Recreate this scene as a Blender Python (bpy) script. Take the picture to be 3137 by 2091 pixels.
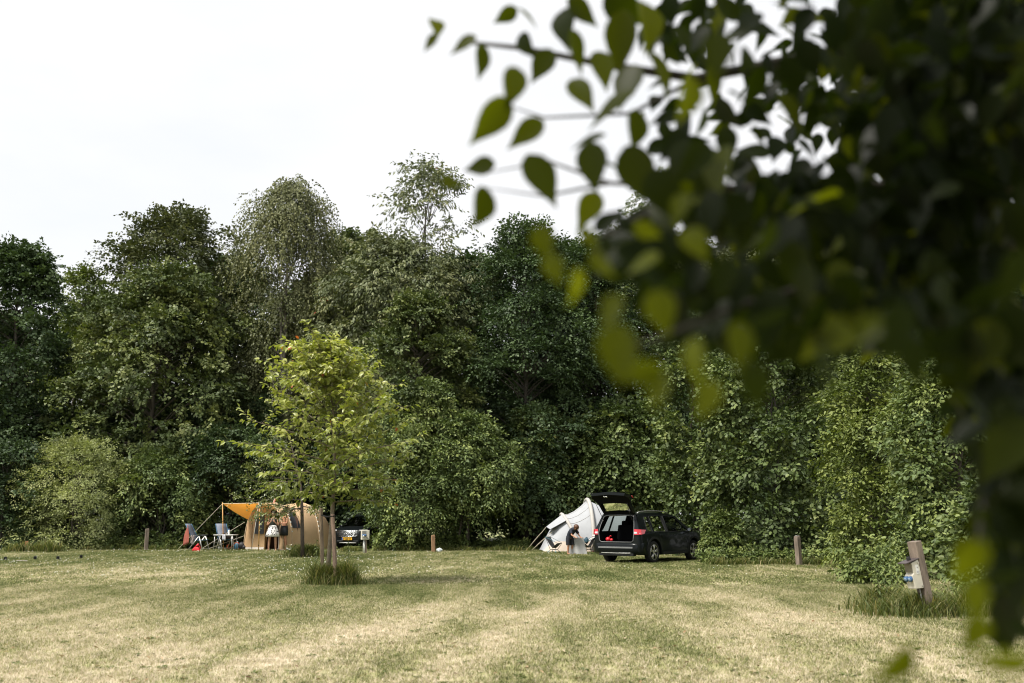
import bpy, bmesh, math, random
import numpy as np
from mathutils import Vector, Matrix, Euler

sc = bpy.context.scene
for o in list(bpy.data.objects):
    bpy.data.objects.remove(o)
R = math.radians
col = sc.collection

# ---------------------------------------------------------------- camera
CAM_H, PITCH, F = 1.40, R(10.1), 3050.0
cd = bpy.data.cameras.new('camera')
cam = bpy.data.objects.new('camera', cd)
col.objects.link(cam)
cam.location = (0, 0, CAM_H)
cam.rotation_euler = (R(90) + PITCH, 0, 0)
cd.sensor_width = 36.0
cd.lens = 35.0
cd.clip_start = 0.05
cd.clip_end = 3000
cd.dof.use_dof = True
cd.dof.focus_distance = 27.0
cd.dof.aperture_fstop = 1.8
cd.dof.aperture_blades = 9
sc.camera = cam

# ---------------------------------------------------------------- sky, sun, exposure
SUN_EL, SUN_AZ = R(56), R(-126)          # azimuth from +Y towards +X
w = bpy.data.worlds.new('World')
sc.world = w
w.use_nodes = True
nt = w.node_tree
nt.nodes.clear()
out = nt.nodes.new('ShaderNodeOutputWorld')
bg = nt.nodes.new('ShaderNodeBackground')
sky = nt.nodes.new('ShaderNodeTexSky')
sky.sky_type = 'NISHITA'
sky.sun_disc = False
sky.sun_elevation = SUN_EL
sky.sun_rotation = SUN_AZ
bg.inputs['Strength'].default_value = 0.1
tc = nt.nodes.new('ShaderNodeTexCoord')
mp = nt.nodes.new('ShaderNodeMapping')
mp.inputs['Scale'].default_value = (1.0, 1.0, 2.6)
nz = nt.nodes.new('ShaderNodeTexNoise')
nz.inputs['Scale'].default_value = 2.3
nz.inputs['Detail'].default_value = 5.0
nz.inputs['Roughness'].default_value = 0.5
cr = nt.nodes.new('ShaderNodeValToRGB')
cr.color_ramp.elements[0].position = 0.30
cr.color_ramp.elements[0].color = (6.7, 6.95, 7.2, 1)
cr.color_ramp.elements[1].position = 0.55
cr.color_ramp.elements[1].color = (7.55, 7.55, 7.6, 1)
mx = nt.nodes.new('ShaderNodeMix')
mx.data_type = 'RGBA'
mx.inputs['Factor'].default_value = 0.94
L = nt.links.new
L(tc.outputs['Generated'], mp.inputs['Vector'])
L(mp.outputs['Vector'], nz.inputs['Vector'])
L(nz.outputs['Fac'], cr.inputs['Fac'])
L(sky.outputs['Color'], mx.inputs['A'])
L(cr.outputs['Color'], mx.inputs['B'])
L(mx.outputs['Result'], bg.inputs['Color'])
L(bg.outputs['Background'], out.inputs['Surface'])

sd = bpy.data.lights.new('sun', 'SUN')
sd.energy = 4.3
sd.angle = R(15)
sd.color = (1.0, 0.95, 0.86)
sun = bpy.data.objects.new('sun', sd)
col.objects.link(sun)
sun_dir = Vector((math.cos(SUN_EL) * math.sin(SUN_AZ), math.cos(SUN_EL) * math.cos(SUN_AZ), math.sin(SUN_EL)))
sun.rotation_euler = sun_dir.to_track_quat('Z', 'Y').to_euler()
sky.sun_rotation = math.atan2(sun_dir.x, sun_dir.y)

sc.view_settings.view_transform = 'Standard'
sc.view_settings.look = 'None'
sc.view_settings.exposure = 0.5
sc.view_settings.gamma = 1.0
sc.view_settings.use_curve_mapping = False
sc.render.engine = 'CYCLES'
cy = sc.cycles
cy.max_bounces = 5
cy.diffuse_bounces = 1
cy.glossy_bounces = 2
cy.transmission_bounces = 3
cy.transparent_max_bounces = 6
cy.use_denoising = True
try:
    cy.denoiser = 'OPENIMAGEDENOISE'
    cy.denoising_prefilter = 'ACCURATE'
except Exception:
    pass
cy.sample_clamp_indirect = 6.0
cy.caustics_reflective = False
cy.caustics_refractive = False
cy.use_adaptive_sampling = False
cy.filter_width = 1.1

# ---------------------------------------------------------------- placing helpers
CP, SP = math.cos(PITCH), math.sin(PITCH)
def ray(px, py):
    u, v = (px - 1568.5) / F, (1045.5 - py) / F
    return Vector((u, CP - v * SP, SP + v * CP))
def at(px, py, Y):
    d = ray(px, py)
    s = Y / d.y
    return Vector((d.x * s, Y, CAM_H + d.z * s))
def gp(px, py):
    d = ray(px, py)
    s = -CAM_H / d.z
    return Vector((d.x * s, d.y * s, 0.0))
def ppm(Y):
    return F / (Y / 1.02)

# ---------------------------------------------------------------- materials
MATS = {}
def _nodes(name):
    m = bpy.data.materials.new(name)
    m.use_nodes = True
    t = m.node_tree
    t.nodes.clear()
    o = t.nodes.new('ShaderNodeOutputMaterial')
    return m, t, o
def mat(name, c, rough=0.6, metal=0.0, var=0.12, scale=6.0, bump=0.0, bscale=60.0, spec=0.5, trans=0.0, tcol=None, coat=0.0, stretch=(1, 1, 1)):
    if name in MATS:
        return MATS[name]
    m, t, o = _nodes(name)
    b = t.nodes.new('ShaderNodeBsdfPrincipled')
    b.inputs['Roughness'].default_value = rough
    b.inputs['Metallic'].default_value = metal
    b.inputs['Specular IOR Level'].default_value = spec
    b.inputs['Coat Weight'].default_value = coat
    b.inputs['Coat Roughness'].default_value = 0.06
    tcn = t.nodes.new('ShaderNodeTexCoord')
    mpn = t.nodes.new('ShaderNodeMapping')
    mpn.inputs['Scale'].default_value = stretch
    n = t.nodes.new('ShaderNodeTexNoise')
    n.inputs['Scale'].default_value = scale
    n.inputs['Detail'].default_value = 6
    n.inputs['Roughness'].default_value = 0.6
    t.links.new(tcn.outputs['Object'], mpn.inputs['Vector'])
    t.links.new(mpn.outputs['Vector'], n.inputs['Vector'])
    r = t.nodes.new('ShaderNodeValToRGB')
    r.color_ramp.elements[0].position = 0.3
    r.color_ramp.elements[1].position = 0.7
    r.color_ramp.elements[0].color = tuple(max(0, x * (1 - var)) for x in c) + (1,)
    r.color_ramp.elements[1].color = tuple(min(1, x * (1 + var)) for x in c) + (1,)
    t.links.new(n.outputs['Fac'], r.inputs['Fac'])
    t.links.new(r.outputs['Color'], b.inputs['Base Color'])
    if bump:
        n2 = t.nodes.new('ShaderNodeTexNoise')
        n2.inputs['Scale'].default_value = bscale
        n2.inputs['Detail'].default_value = 4
        bm_ = t.nodes.new('ShaderNodeBump')
        bm_.inputs['Strength'].default_value = bump
        bm_.inputs['Distance'].default_value = 0.02
        t.links.new(mpn.outputs['Vector'], n2.inputs['Vector'])
        t.links.new(n2.outputs['Fac'], bm_.inputs['Height'])
        t.links.new(bm_.outputs['Normal'], b.inputs['Normal'])
    if trans > 0:
        tr = t.nodes.new('ShaderNodeBsdfTranslucent')
        tr.inputs['Color'].default_value = (tcol or c) + (1,)
        ms = t.nodes.new('ShaderNodeMixShader')
        ms.inputs['Fac'].default_value = trans
        t.links.new(b.outputs['BSDF'], ms.inputs[1])
        t.links.new(tr.outputs['BSDF'], ms.inputs[2])
        t.links.new(ms.outputs['Shader'], o.inputs['Surface'])
    else:
        t.links.new(b.outputs['BSDF'], o.inputs['Surface'])
    MATS[name] = m
    return m
def glass(name, tint=(0.55, 0.62, 0.6), refl=0.10):
    if name in MATS:
        return MATS[name]
    m, t, o = _nodes(name)
    tr = t.nodes.new('ShaderNodeBsdfTransparent')
    tr.inputs['Color'].default_value = tint + (1,)
    g = t.nodes.new('ShaderNodeBsdfGlossy')
    g.inputs['Roughness'].default_value = 0.02
    f = t.nodes.new('ShaderNodeFresnel')
    f.inputs['IOR'].default_value = 1.5
    ma = t.nodes.new('ShaderNodeMath')
    ma.operation = 'ADD'
    ma.use_clamp = True
    ma.inputs[1].default_value = refl
    t.links.new(f.outputs['Fac'], ma.inputs[0])
    ms = t.nodes.new('ShaderNodeMixShader')
    t.links.new(ma.outputs['Value'], ms.inputs['Fac'])
    t.links.new(tr.outputs['BSDF'], ms.inputs[1])
    t.links.new(g.outputs['BSDF'], ms.inputs[2])
    t.links.new(ms.outputs['Shader'], o.inputs['Surface'])
    MATS[name] = m
    return m
def leafmat(name, stops, trans=0.28, tmul=(1.3, 1.45, 0.45), rough=0.52, spec=0.30):
    """colour from the per-leaf 'tone' value; thin leaf that also passes light"""
    if name in MATS:
        return MATS[name]
    m, t, o = _nodes(name)
    a = t.nodes.new('ShaderNodeAttribute')
    a.attribute_name = 'tone'
    r = t.nodes.new('ShaderNodeValToRGB')
    els = r.color_ramp.elements
    for i, (p, c) in enumerate(stops):
        e = els[i] if i < 2 else els.new(p)
        e.position = p
        e.color = c + (1,)
    b = t.nodes.new('ShaderNodeBsdfPrincipled')
    b.inputs['Roughness'].default_value = rough
    b.inputs['Specular IOR Level'].default_value = spec
    tr = t.nodes.new('ShaderNodeBsdfTranslucent')
    mu = t.nodes.new('ShaderNodeMix')
    mu.data_type = 'RGBA'
    mu.blend_type = 'MULTIPLY'
    mu.inputs['Factor'].default_value = 1.0
    mu.inputs['B'].default_value = tmul + (1,)
    ms = t.nodes.new('ShaderNodeMixShader')
    ms.inputs['Fac'].default_value = trans
    t.links.new(a.outputs['Fac'], r.inputs['Fac'])
    t.links.new(r.outputs['Color'], b.inputs['Base Color'])
    t.links.new(r.outputs['Color'], mu.inputs['A'])
    t.links.new(mu.outputs['Result'], tr.inputs['Color'])
    t.links.new(b.outputs['BSDF'], ms.inputs[1])
    t.links.new(tr.outputs['BSDF'], ms.inputs[2])
    t.links.new(ms.outputs['Shader'], o.inputs['Surface'])
    MATS[name] = m
    return m

def grass_material(name, blades):
    """mown lawn: straw and green patches that follow world position"""
    m, t, o = _nodes(name)
    N = t.nodes.new
    K = t.links.new
    geo = N('ShaderNodeNewGeometry')
    def noise(scale, detail=4, rough=0.55, st=(1, 1, 1), rot=0.0):
        mp_ = N('ShaderNodeMapping')
        mp_.inputs['Scale'].default_value = st
        mp_.inputs['Rotation'].default_value = (0, 0, rot)
        n = N('ShaderNodeTexNoise')
        n.inputs['Scale'].default_value = scale
        n.inputs['Detail'].default_value = detail
        n.inputs['Roughness'].default_value = rough
        K(geo.outputs['Position'], mp_.inputs['Vector'])
        K(mp_.outputs['Vector'], n.inputs['Vector'])
        return n.outputs['Fac']
    def math_(op, a, b=None, clamp=False):
        n = N('ShaderNodeMath')
        n.operation = op
        n.use_clamp = clamp
        for i, v in enumerate((a, b)):
            if v is None:
                continue
            if isinstance(v, (int, float)):
                n.inputs[i].default_value = v
            else:
                K(v, n.inputs[i])
        return n.outputs[0]
    big = noise(0.16, 3, 0.5, (1.0, 0.55, 1), R(20))
    mid = noise(0.9, 4, 0.6, (1.0, 0.45, 1), R(35))
    fine = noise(9.0, 4, 0.65)
    streak = noise(1.0, 3, 0.5, (2.2, 0.22, 1), R(-38))
    f = math_('ADD', math_('MULTIPLY', big, 0.95), math_('MULTIPLY', mid, 0.75))
    f = math_('ADD', f, math_('MULTIPLY', streak, 0.45))
    f = math_('ADD', f, math_('MULTIPLY', fine, 0.55))
    # worn wheel tracks crossing the field
    sep = N('ShaderNodeSeparateXYZ')
    K(geo.outputs['Position'], sep.inputs['Vector'])
    # signed distance to the line through (-0.9, 9.5) heading to (2.3, 19)
    wob = math_('MULTIPLY', math_('SUBTRACT', mid, 0.5), 1.1)
    def track(off, wd, amt):
        dd = math_('ADD', math_('SUBTRACT', math_('MULTIPLY', sep.outputs['X'], 0.985), math_('MULTIPLY', sep.outputs['Y'], 0.17)), 2.22 + off)
        dd = math_('ABSOLUTE', math_('ADD', dd, wob))
        fade = math_('MULTIPLY', math_('SUBTRACT', 23.0, sep.outputs['Y']), 0.14, True)
        return math_('MULTIPLY', math_('MULTIPLY', math_('SUBTRACT', 1.0, math_('DIVIDE', dd, wd), True), amt), fade)
    f = math_('ADD', f, track(0.0, 0.75, 0.22))
    f = math_('ADD', f, track(1.65, 0.85, 0.17))
    f = math_('ADD', f, track(-3.0, 0.9, 0.08))
    # drier near the camera than at the far hedge
    near = math_('MULTIPLY', math_('SUBTRACT', 20.0, sep.outputs['Y']), 0.011)
    near = math_('MINIMUM', math_('MAXIMUM', near, -0.15), 0.07)
    f = math_('ADD', f, near)
    if blades:
        at_ = N('ShaderNodeAttribute')
        at_.attribute_name = 'tone'
        f = math_('ADD', f, math_('MULTIPLY', math_('SUBTRACT', at_.outputs['Fac'], 0.5), 0.62))
    f = math_('ADD', math_('MULTIPLY', math_('SUBTRACT', f, 1.40), 1.32), 1.385)
    r = N('ShaderNodeValToRGB')
    els = r.color_ramp.elements
    sc_ = 1.0
    stops = [(1.02, (0.095, 0.120, 0.036)), (1.22, (0.215, 0.230, 0.080)), (1.40, (0.37, 0.355, 0.165)), (1.60, (0.53, 0.460, 0.310)), (1.82, (0.70, 0.61, 0.46))]
    for i, (p, c) in enumerate(stops):
        e = els[i] if i < 2 else els.new(p / 2)
        e.position = p / 2
        e.color = tuple(x * sc_ for x in c) + (1,)
    K(math_('MULTIPLY', f, 0.5), r.inputs['Fac'])
    b = N('ShaderNodeBsdfPrincipled')
    b.inputs['Roughness'].default_value = 0.7
    b.inputs['Specular IOR Level'].default_value = 0.25
    K(r.outputs['Color'], b.inputs['Base Color'])
    if blades:
        tr = N('ShaderNodeBsdfTranslucent')
        K(r.outputs['Color'], tr.inputs['Color'])
        ms = N('ShaderNodeMixShader')
        ms.inputs['Fac'].default_value = 0.35
        K(b.outputs['BSDF'], ms.inputs[1])
        K(tr.outputs['BSDF'], ms.inputs[2])
        K(ms.outputs['Shader'], o.inputs['Surface'])
    else:
        bp = N('ShaderNodeBump')
        bp.inputs['Strength'].default_value = 0.7
        bp.inputs['Distance'].default_value = 0.03
        K(noise(28.0, 5, 0.7), bp.inputs['Height'])
        K(bp.outputs['Normal'], b.inputs['Normal'])
        K(b.outputs['BSDF'], o.inputs['Surface'])
    MATS[name] = m
    return m

# ---------------------------------------------------------------- mesh helpers
class MB:
    def __init__(s):
        s.v, s.f = [], []
    def add(s, vs, fs):
        k = len(s.v)
        s.v += [tuple(p) for p in vs]
        s.f += [tuple(i + k for i in f) for f in fs]
        return s
    def box(s, c, d, rot=None):
        x, y, z = (q / 2 for q in d)
        M = rot if rot is not None else Matrix.Identity(3)
        if isinstance(M, Euler):
            M = M.to_matrix()
        vs = [Vector(c) + M @ Vector((a * x, b * y, e * z)) for a in (-1, 1) for b in (-1, 1) for e in (-1, 1)]
        return s.add(vs, [(0, 1, 3, 2), (4, 6, 7, 5), (0, 4, 5, 1), (2, 3, 7, 6), (0, 2, 6, 4), (1, 5, 7, 3)])
    def tube(s, pts, r, n=8, cap=True):
        pts = [Vector(p) for p in pts]
        rs = r if isinstance(r, (list, tuple)) else [r] * len(pts)
        rings = []
        a = None
        for i, p in enumerate(pts):
            t = (pts[min(i + 1, len(pts) - 1)] - pts[max(i - 1, 0)])
            t = t.normalized() if t.length > 1e-9 else Vector((0, 0, 1))
            if a is None:
                a = t.orthogonal().normalized()
            a = (a - t * a.dot(t))
            a = a.normalized() if a.length > 1e-6 else t.orthogonal().normalized()
            b = t.cross(a)
            rings.append([p + (a * math.cos(2 * math.pi * k / n) + b * math.sin(2 * math.pi * k / n)) * rs[i] for k in range(n)])
        return s.loft(rings, True, cap)
    def loft(s, rings, closed=True, cap=False):
        n = len(rings[0])
        vs = [p for r_ in rings for p in r_]
        fs = []
        for i in range(len(rings) - 1):
            for k in range(n if closed else n - 1):
                k2 = (k + 1) % n
                fs.append((i * n + k, i * n + k2, (i + 1) * n + k2, (i + 1) * n + k))
        if cap and closed:
            fs.append(tuple(reversed(range(n))))
            fs.append(tuple(range((len(rings) - 1) * n, len(rings) * n)))
        return s.add(vs, fs)
    def prism(s, pts, nrm, th):
        n = len(pts)
        nrm = Vector(nrm) * th
        vs = [Vector(p) for p in pts] + [Vector(p) + nrm for p in pts]
        fs = [tuple(range(n)), tuple(reversed(range(n, 2 * n)))]
        fs += [(i, (i + 1) % n, n + (i + 1) % n, n + i) for i in range(n)]
        return s.add(vs, fs)
    def ball(s, c, r, n=10, m=7, rot=None):
        c = Vector(c)
        r = r if isinstance(r, (list, tuple)) else (r, r, r)
        M = rot.to_matrix() if rot is not None else Matrix.Identity(3)
        rings = []
        for i in range(m + 1):
            th = math.pi * (i / m) * 0.996 + 0.006
            rings.append([c + M @ Vector((r[0] * math.sin(th) * math.cos(2 * math.pi * k / n), r[1] * math.sin(th) * math.sin(2 * math.pi * k / n), r[2] * math.cos(th))) for k in range(n)])
        return s.loft(rings, True, True)
    def lathe(s, c, prof, axis='Z', n=20, cap=True):
        c = Vector(c)
        rings = []
        for r_, h in prof:
            ring = []
            for k in range(n):
                a, b = r_ * math.cos(2 * math.pi * k / n), r_ * math.sin(2 * math.pi * k / n)
                ring.append(c + (Vector((a, b, h)) if axis == 'Z' else Vector((a, h, b)) if axis == 'Y' else Vector((h, a, b))))
            rings.append(ring)
        return s.loft(rings, True, cap)
    def build(s, name, m, parent=None, smooth=False, bevel=0.0, fix=True):
        me = bpy.data.meshes.new(name)
        me.from_pydata([tuple(p) for p in s.v], [], s.f)
        if fix:
            b = bmesh.new()
            b.from_mesh(me)
            bmesh.ops.recalc_face_normals(b, faces=b.faces)
            b.to_mesh(me)
            b.free()
        if smooth:
            me.polygons.foreach_set('use_smooth', [True] * len(me.polygons))
        me.materials.append(m)
        o = bpy.data.objects.new(name, me)
        col.objects.link(o)
        o.parent = parent
        if bevel:
            bv = o.modifiers.new('bevel', 'BEVEL')
            bv.width = bevel
            bv.segments = 2
            bv.limit_method = 'ANGLE'
        return o

def tag(o, label=None, cat=None, group=None, kind=None):
    if label:
        o['label'] = label
    if cat:
        o['category'] = cat
    if group:
        o['group'] = group
    if kind:
        o['kind'] = kind
    return o
def thing(name, label, cat, loc=(0, 0, 0), rz=0.0, group=None):
    o = bpy.data.objects.new(name, None)
    o.empty_display_size = 0.2
    col.objects.link(o)
    o.location = loc
    o.rotation_euler = (0, 0, rz)
    return tag(o, label, cat, group)

def np_mesh(name, V, Q, m, parent=None, tone=None, smooth=False):
    me = bpy.data.meshes.new(name)
    V = np.ascontiguousarray(V, np.float32).reshape(-1, 3)
    Q = np.ascontiguousarray(Q, np.int32)
    k = Q.shape[1]
    me.vertices.add(len(V))
    me.vertices.foreach_set('co', V.ravel())
    me.loops.add(Q.size)
    me.loops.foreach_set('vertex_index', Q.ravel())
    me.polygons.add(len(Q))
    me.polygons.foreach_set('loop_start', np.arange(0, Q.size, k, dtype=np.int32))
    if smooth:
        me.polygons.foreach_set('use_smooth', np.ones(len(Q), bool))
    me.update(calc_edges=True)
    if tone is not None:
        a = me.attributes.new('tone', 'FLOAT', 'POINT')
        a.data.foreach_set('value', np.ascontiguousarray(tone, np.float32))
    me.materials.append(m)
    o = bpy.data.objects.new(name, me)
    col.objects.link(o)
    o.parent = parent
    return o

def nrm(a):
    return a / np.maximum(np.linalg.norm(a, axis=-1, keepdims=True), 1e-9)

# leaf outline: rows along the midrib: (t, half width)
OUT4 = None
def leaves(P, D, Nn, Lg, Wd, kind=4, fold=0.25, curl=0.15):
    """P base, D direction, Nn face normal; returns verts and faces. kind 4: kite, 6: two folded halves, 12: pointed oval with curl"""
    n = len(P)
    D = nrm(D)
    S = nrm(np.cross(Nn, D))
    U = np.cross(D, S)
    Lg = np.broadcast_to(np.asarray(Lg, float), (n,))[:, None]
    Wd = np.broadcast_to(np.asarray(Wd, float), (n,))[:, None]
    def pt(t, w_, z):
        return P + D * Lg * t + S * Wd * w_ + U * (Lg * (-curl) * t * t + Wd * z)
    if kind == 4:
        V = np.stack([pt(0, 0, 0), pt(0.42, 0.5, fold * 0.5), pt(1, 0, 0), pt(0.42, -0.5, fold * 0.5)], 1)
        q = np.array([[0, 1, 2, 3]])
    elif kind == 6:
        V = np.stack([pt(0, 0, 0), pt(0.25, 0.42, fold * .42), pt(0.62, 0.42, fold * .42), pt(1, 0, 0), pt(0.62, -0.42, fold * .42), pt(0.25, -0.42, fold * .42)], 1)
        q = np.array([[0, 1, 2, 3], [0, 3, 4, 5]])
    else:
        rows = [(0.0, 0.06), (0.10, 0.33), (0.25, 0.47), (0.40, 0.49), (0.58, 0.38), (0.75, 0.21), (0.88, 0.085), (1.0, 0.006)]
        vs, q = [], []
        for i, (t, h) in enumerate(rows):
            vs += [pt(t, h, fold * h), pt(t, 0, 0), pt(t, -h, fold * h)]
            if i:
                b = 3 * i
                q += [[b - 3, b - 2, b + 1, b], [b - 2, b - 1, b + 2, b + 1]]
        V = np.stack(vs, 1)
        q = np.array(q)
    k = V.shape[1]
    Q = (q[None] + (np.arange(n) * k)[:, None, None]).reshape(-1, 4)
    return V.reshape(-1, 3), Q, k

def sprays(rng, O, U, lobetone, slen, K, Lf, Wf, flat=0.55, droop=0.25, spread=55, leafdroop=0.25, kind=4, njit=0.45, outward=0.75, lat=0.38):
    """O: spray starts, U: outward unit vectors. each spray is a twig carrying K leaves."""
    S = len(O)
    jit = rng.normal(size=(S, 3)) * 0.35
    d = nrm(U * outward + jit + np.array([0, 0, -droop * 0.6]))
    nn = nrm(np.array([0, 0, 1.0]) * flat + U * (1 - flat) + rng.normal(size=(S, 3)) * 0.18)
    side = nrm(np.cross(nn, d))
    nn = np.cross(d, side)
    ln = slen * rng.uniform(0.65, 1.25, S)
    t = (np.arange(K) + 0.5) / K
    t = np.clip(t[None] + rng.normal(size=(S, K)) * 0.05, 0.0, 1.05)
    sg = np.where(np.arange(K) % 2 == 0, 1.0, -1.0)[None] * np.ones((S, 1))
    # the spray fans out: leaf bases spread sideways (side twigs)
    lt = sg * rng.uniform(0.0, lat, (S, K)) * (1.15 - t) * ln[:, None]
    P = O[:, None] + d[:, None] * (t * ln[:, None])[..., None] + side[:, None] * lt[..., None] + np.array([0, 0, -1.0]) * (droop * (t ** 2) * ln[:, None])[..., None]
    P = P + rng.normal(size=P.shape) * (0.02 + 0.08 * lat) * slen
    th = np.radians(spread) * rng.uniform(0.3, 1.25, (S, K)) * sg
    D = d[:, None] * np.cos(th)[..., None] + side[:, None] * np.sin(th)[..., None] + np.array([0, 0, -leafdroop]) + rng.normal(size=P.shape) * 0.25
    N_ = nn[:, None] + rng.normal(size=P.shape) * njit
    tone = lobetone[:, None] * 0.45 + rng.uniform(0, 1, (S, 1)) * 0.2 + rng.uniform(0, 1, (S, K)) * 0.35 + t * 0.08
    sz = rng.uniform(0.7, 1.2, (S, K))
    V, Q, k = leaves(P.reshape(-1, 3), D.reshape(-1, 3), N_.reshape(-1, 3), (Lf * sz).ravel(), (Wf * sz).ravel(), kind)
    return V, Q, np.repeat(np.clip(tone.ravel(), 0, 1), k), d, ln

def prof_oval(t):
    return np.sqrt(np.clip(1 - ((t - 0.42) / 0.60) ** 2, 0.02, 1))
def prof_dome(t):
    return np.where(t < 0.35, 0.86 + 0.14 * t / 0.35, np.sqrt(np.clip(1 - ((t - 0.35) / 0.68) ** 2, 0.02, 1)))
def prof_cone(t):
    return np.where(t < 0.25, 0.75 + t, 1.0 - 0.88 * ((t - 0.25) / 0.75) ** 1.25)
def prof_column(t):
    return np.where(t < 0.2, 0.7 + 1.5 * t, np.where(t < 0.7, 1.0, np.sqrt(np.clip(1 - ((t - 0.7) / 0.31) ** 2, 0.03, 1))))
def prof_fan(t):
    return 1.0 - 0.62 * t ** 1.6
def prof_hedge(t):
    return np.where(t < 0.75, 1.0, np.sqrt(np.clip(1 - ((t - 0.75) / 0.27) ** 2, 0.05, 1)))

def make_tree(name, label, cat, loc, h, hb, rx, ry, lm, bm, seed, prof=prof_oval, nl=70, ns=20, K=40, Lf=0.13, Wf=0.10, lobe=0.24, slen=0.9,
              group=None, trunk_r=0.18, trunks=1, kind=4, zc=1.0, ragged=0.25, lean=(0, 0), core=0.55, **kw):
    K = int(round(K * (.66 if kind == 4 else .70)))
    Lf, Wf = Lf * 1.15, Wf * 1.15
    rng = np.random.default_rng(seed)
    root = thing(name, label, cat, loc, 0, group)
    t = np.clip(rng.uniform(0, 1, nl) ** 0.85, 0, 1)
    t[:3] = [0.985, 0.95, 0.90]
    ang = rng.uniform(0, 2 * np.pi, nl)
    rad = np.sqrt(rng.uniform(core ** 2, 1, nl)) * prof(t) * rng.uniform(1 - ragged, 1 + ragged * 0.5, nl)
    lr = lobe * (rx + ry) * 0.5 * rng.uniform(0.65, 1.3, nl)
    zz = hb + (h - hb) * t
    C = np.stack([np.cos(ang) * np.maximum(rad * rx - lr * 0.45, 0) + lean[0] * t, np.sin(ang) * np.maximum(rad * ry - lr * 0.45, 0) + lean[1] * t, np.minimum(zz, h - lr * zc * 0.55)], 1)
    ltone = rng.uniform(0, 1, nl)
    cen = np.stack([lean[0] * t, lean[1] * t, hb + (h - hb) * np.clip(t * 0.75, 0, 1)], 1)
    ow = nrm(C - cen + 1e-4)
    O, U, T = [], [], []
    for i in range(nl):
        u = nrm(rng.normal(size=(ns * 3, 3)))
        u = u[(u @ ow[i]) > -0.25][:ns]
        O.append(C[i] + u * lr[i] * np.array([1, 1, zc]) * rng.uniform(0.45, 0.95, (len(u), 1)))
        U.append(nrm(u + ow[i] * 0.5))
        T.append(np.full(len(u), ltone[i]))
    O, U, T = np.concatenate(O), np.concatenate(U), np.concatenate(T)
    O[:, 2] = np.maximum(O[:, 2], 0.12)
    V, Q, tone, d, ln = sprays(rng, O, U, T, slen, K, Lf, Wf, kind=kind, **kw)
    V[:, 2] = np.maximum(V[:, 2], 0.01)
    cr_ = np_mesh('crown', V, Q, lm, root, tone)
    # trunk with limbs
    mb = MB()
    for k in range(trunks):
        b0 = Vector((rng.uniform(-.5, .5) * 0.6 * (trunks > 1), rng.uniform(-.5, .5) * 0.6 * (trunks > 1), -0.05))
        top = Vector((lean[0] * 0.8 + rng.uniform(-.2, .2), lean[1] * .8 + rng.uniform(-.2, .2), h * 0.90))
        pts, rs = [], []
        for j in range(8):
            q = j / 7
            pts.append(b0.lerp(top, q) + Vector((rng.normal() * 0.06 * q * 3, rng.normal() * 0.06 * q * 3, 0)))
            rs.append(trunk_r * (1 - 0.88 * q) + 0.01)
        mb.tube(pts, rs, 8)
    for i in range(nl):
        z0 = max(0.3, min(C[i][2] - 0.5 * np.hypot(C[i][0], C[i][1]) - 0.2, h * 0.85))
        q = z0 / (h * 0.9)
        a = Vector((lean[0] * q * .8, lean[1] * q * .8, z0))
        e = Vector(C[i])
        m_ = a.lerp(e, 0.55) + Vector((0, 0, 0.10 * (e - a).length))
        r0 = max(trunk_r * (1 - 0.8 * q) * 0.35, 0.012)
        mb.tube([a, m_, e], [r0, r0 * 0.6, r0 * 0.2], 5, False)
    mb.build('trunk', bm, root, True, fix=False)
    return root

def copy_tree(o, loc, label, rz=0.0, s=(1, 1, 1), group=None):
    r = o.copy()
    col.objects.link(r)
    r.location, r.rotation_euler, r.scale = loc, (0, 0, rz), s
    r['label'] = label
    if group:
        r['group'] = group
    for ch in o.children:
        c = ch.copy()
        col.objects.link(c)
        c.parent = r
    return r

# ================================================================ SETTING
# ---------------------------------------------------------------- ground sheet
gm = grass_material('mown_lawn_ground', False)
g = MB()
g.add([(-600, -60, 0), (600, -60, 0), (600, 900, 0), (-600, 900, 0)], [(0, 1, 2, 3)])
tag(g.build('ground', gm, fix=False), 'mown camping field of dry straw and green grass', 'ground', kind='structure')

# ---------------------------------------------------------------- grass blades on the field
def lawn_tile(name, seed, n, hmin, hmax, wid, m):
    """one square metre of mown blades with thicker and thinner places"""
    rng = np.random.default_rng(seed)
    p = np.concatenate([rng.uniform(-.5, .5, (n // 3, 2)), rng.uniform(-.5, .5, (n // 45, 2)).repeat(30, 0) + rng.normal(size=((n // 45) * 30, 2)) * .035])
    n = len(p)
    p = np.concatenate([p, np.full((n, 1), -.004)], 1)
    h = rng.uniform(hmin, hmax, n)[:, None] * np.where(rng.uniform(size=(n, 1)) < .04, 1.7, 1)
    b = rng.uniform(0, 2 * np.pi, n)
    ln = np.stack([np.cos(b), np.sin(b), np.zeros(n)], 1) * h * rng.uniform(.2, 1.3, (n, 1))
    c = b + rng.normal(size=n) * .6
    sd_ = np.stack([-np.sin(c), np.cos(c), np.zeros(n)], 1) * wid * .5 * rng.uniform(.6, 1.5, (n, 1))
    up = np.array([0, 0, 1.])
    V = np.stack([p - sd_, p + sd_, p + ln * .4 + sd_ * .8 + up * h * .62, p + ln * .4 - sd_ * .8 + up * h * .62, p + ln + sd_ * .12 + up * h * .9, p + ln - sd_ * .12 + up * h * .9], 1)
    q = np.array([[0, 1, 2, 3], [3, 2, 4, 5]])
    Q = (q[None] + (np.arange(n) * 6)[:, None, None]).reshape(-1, 4)
    o = np_mesh(name, V, Q, m, None, np.repeat(rng.uniform(0, 1, n), 6))
    col.objects.unlink(o)
    return o

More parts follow.
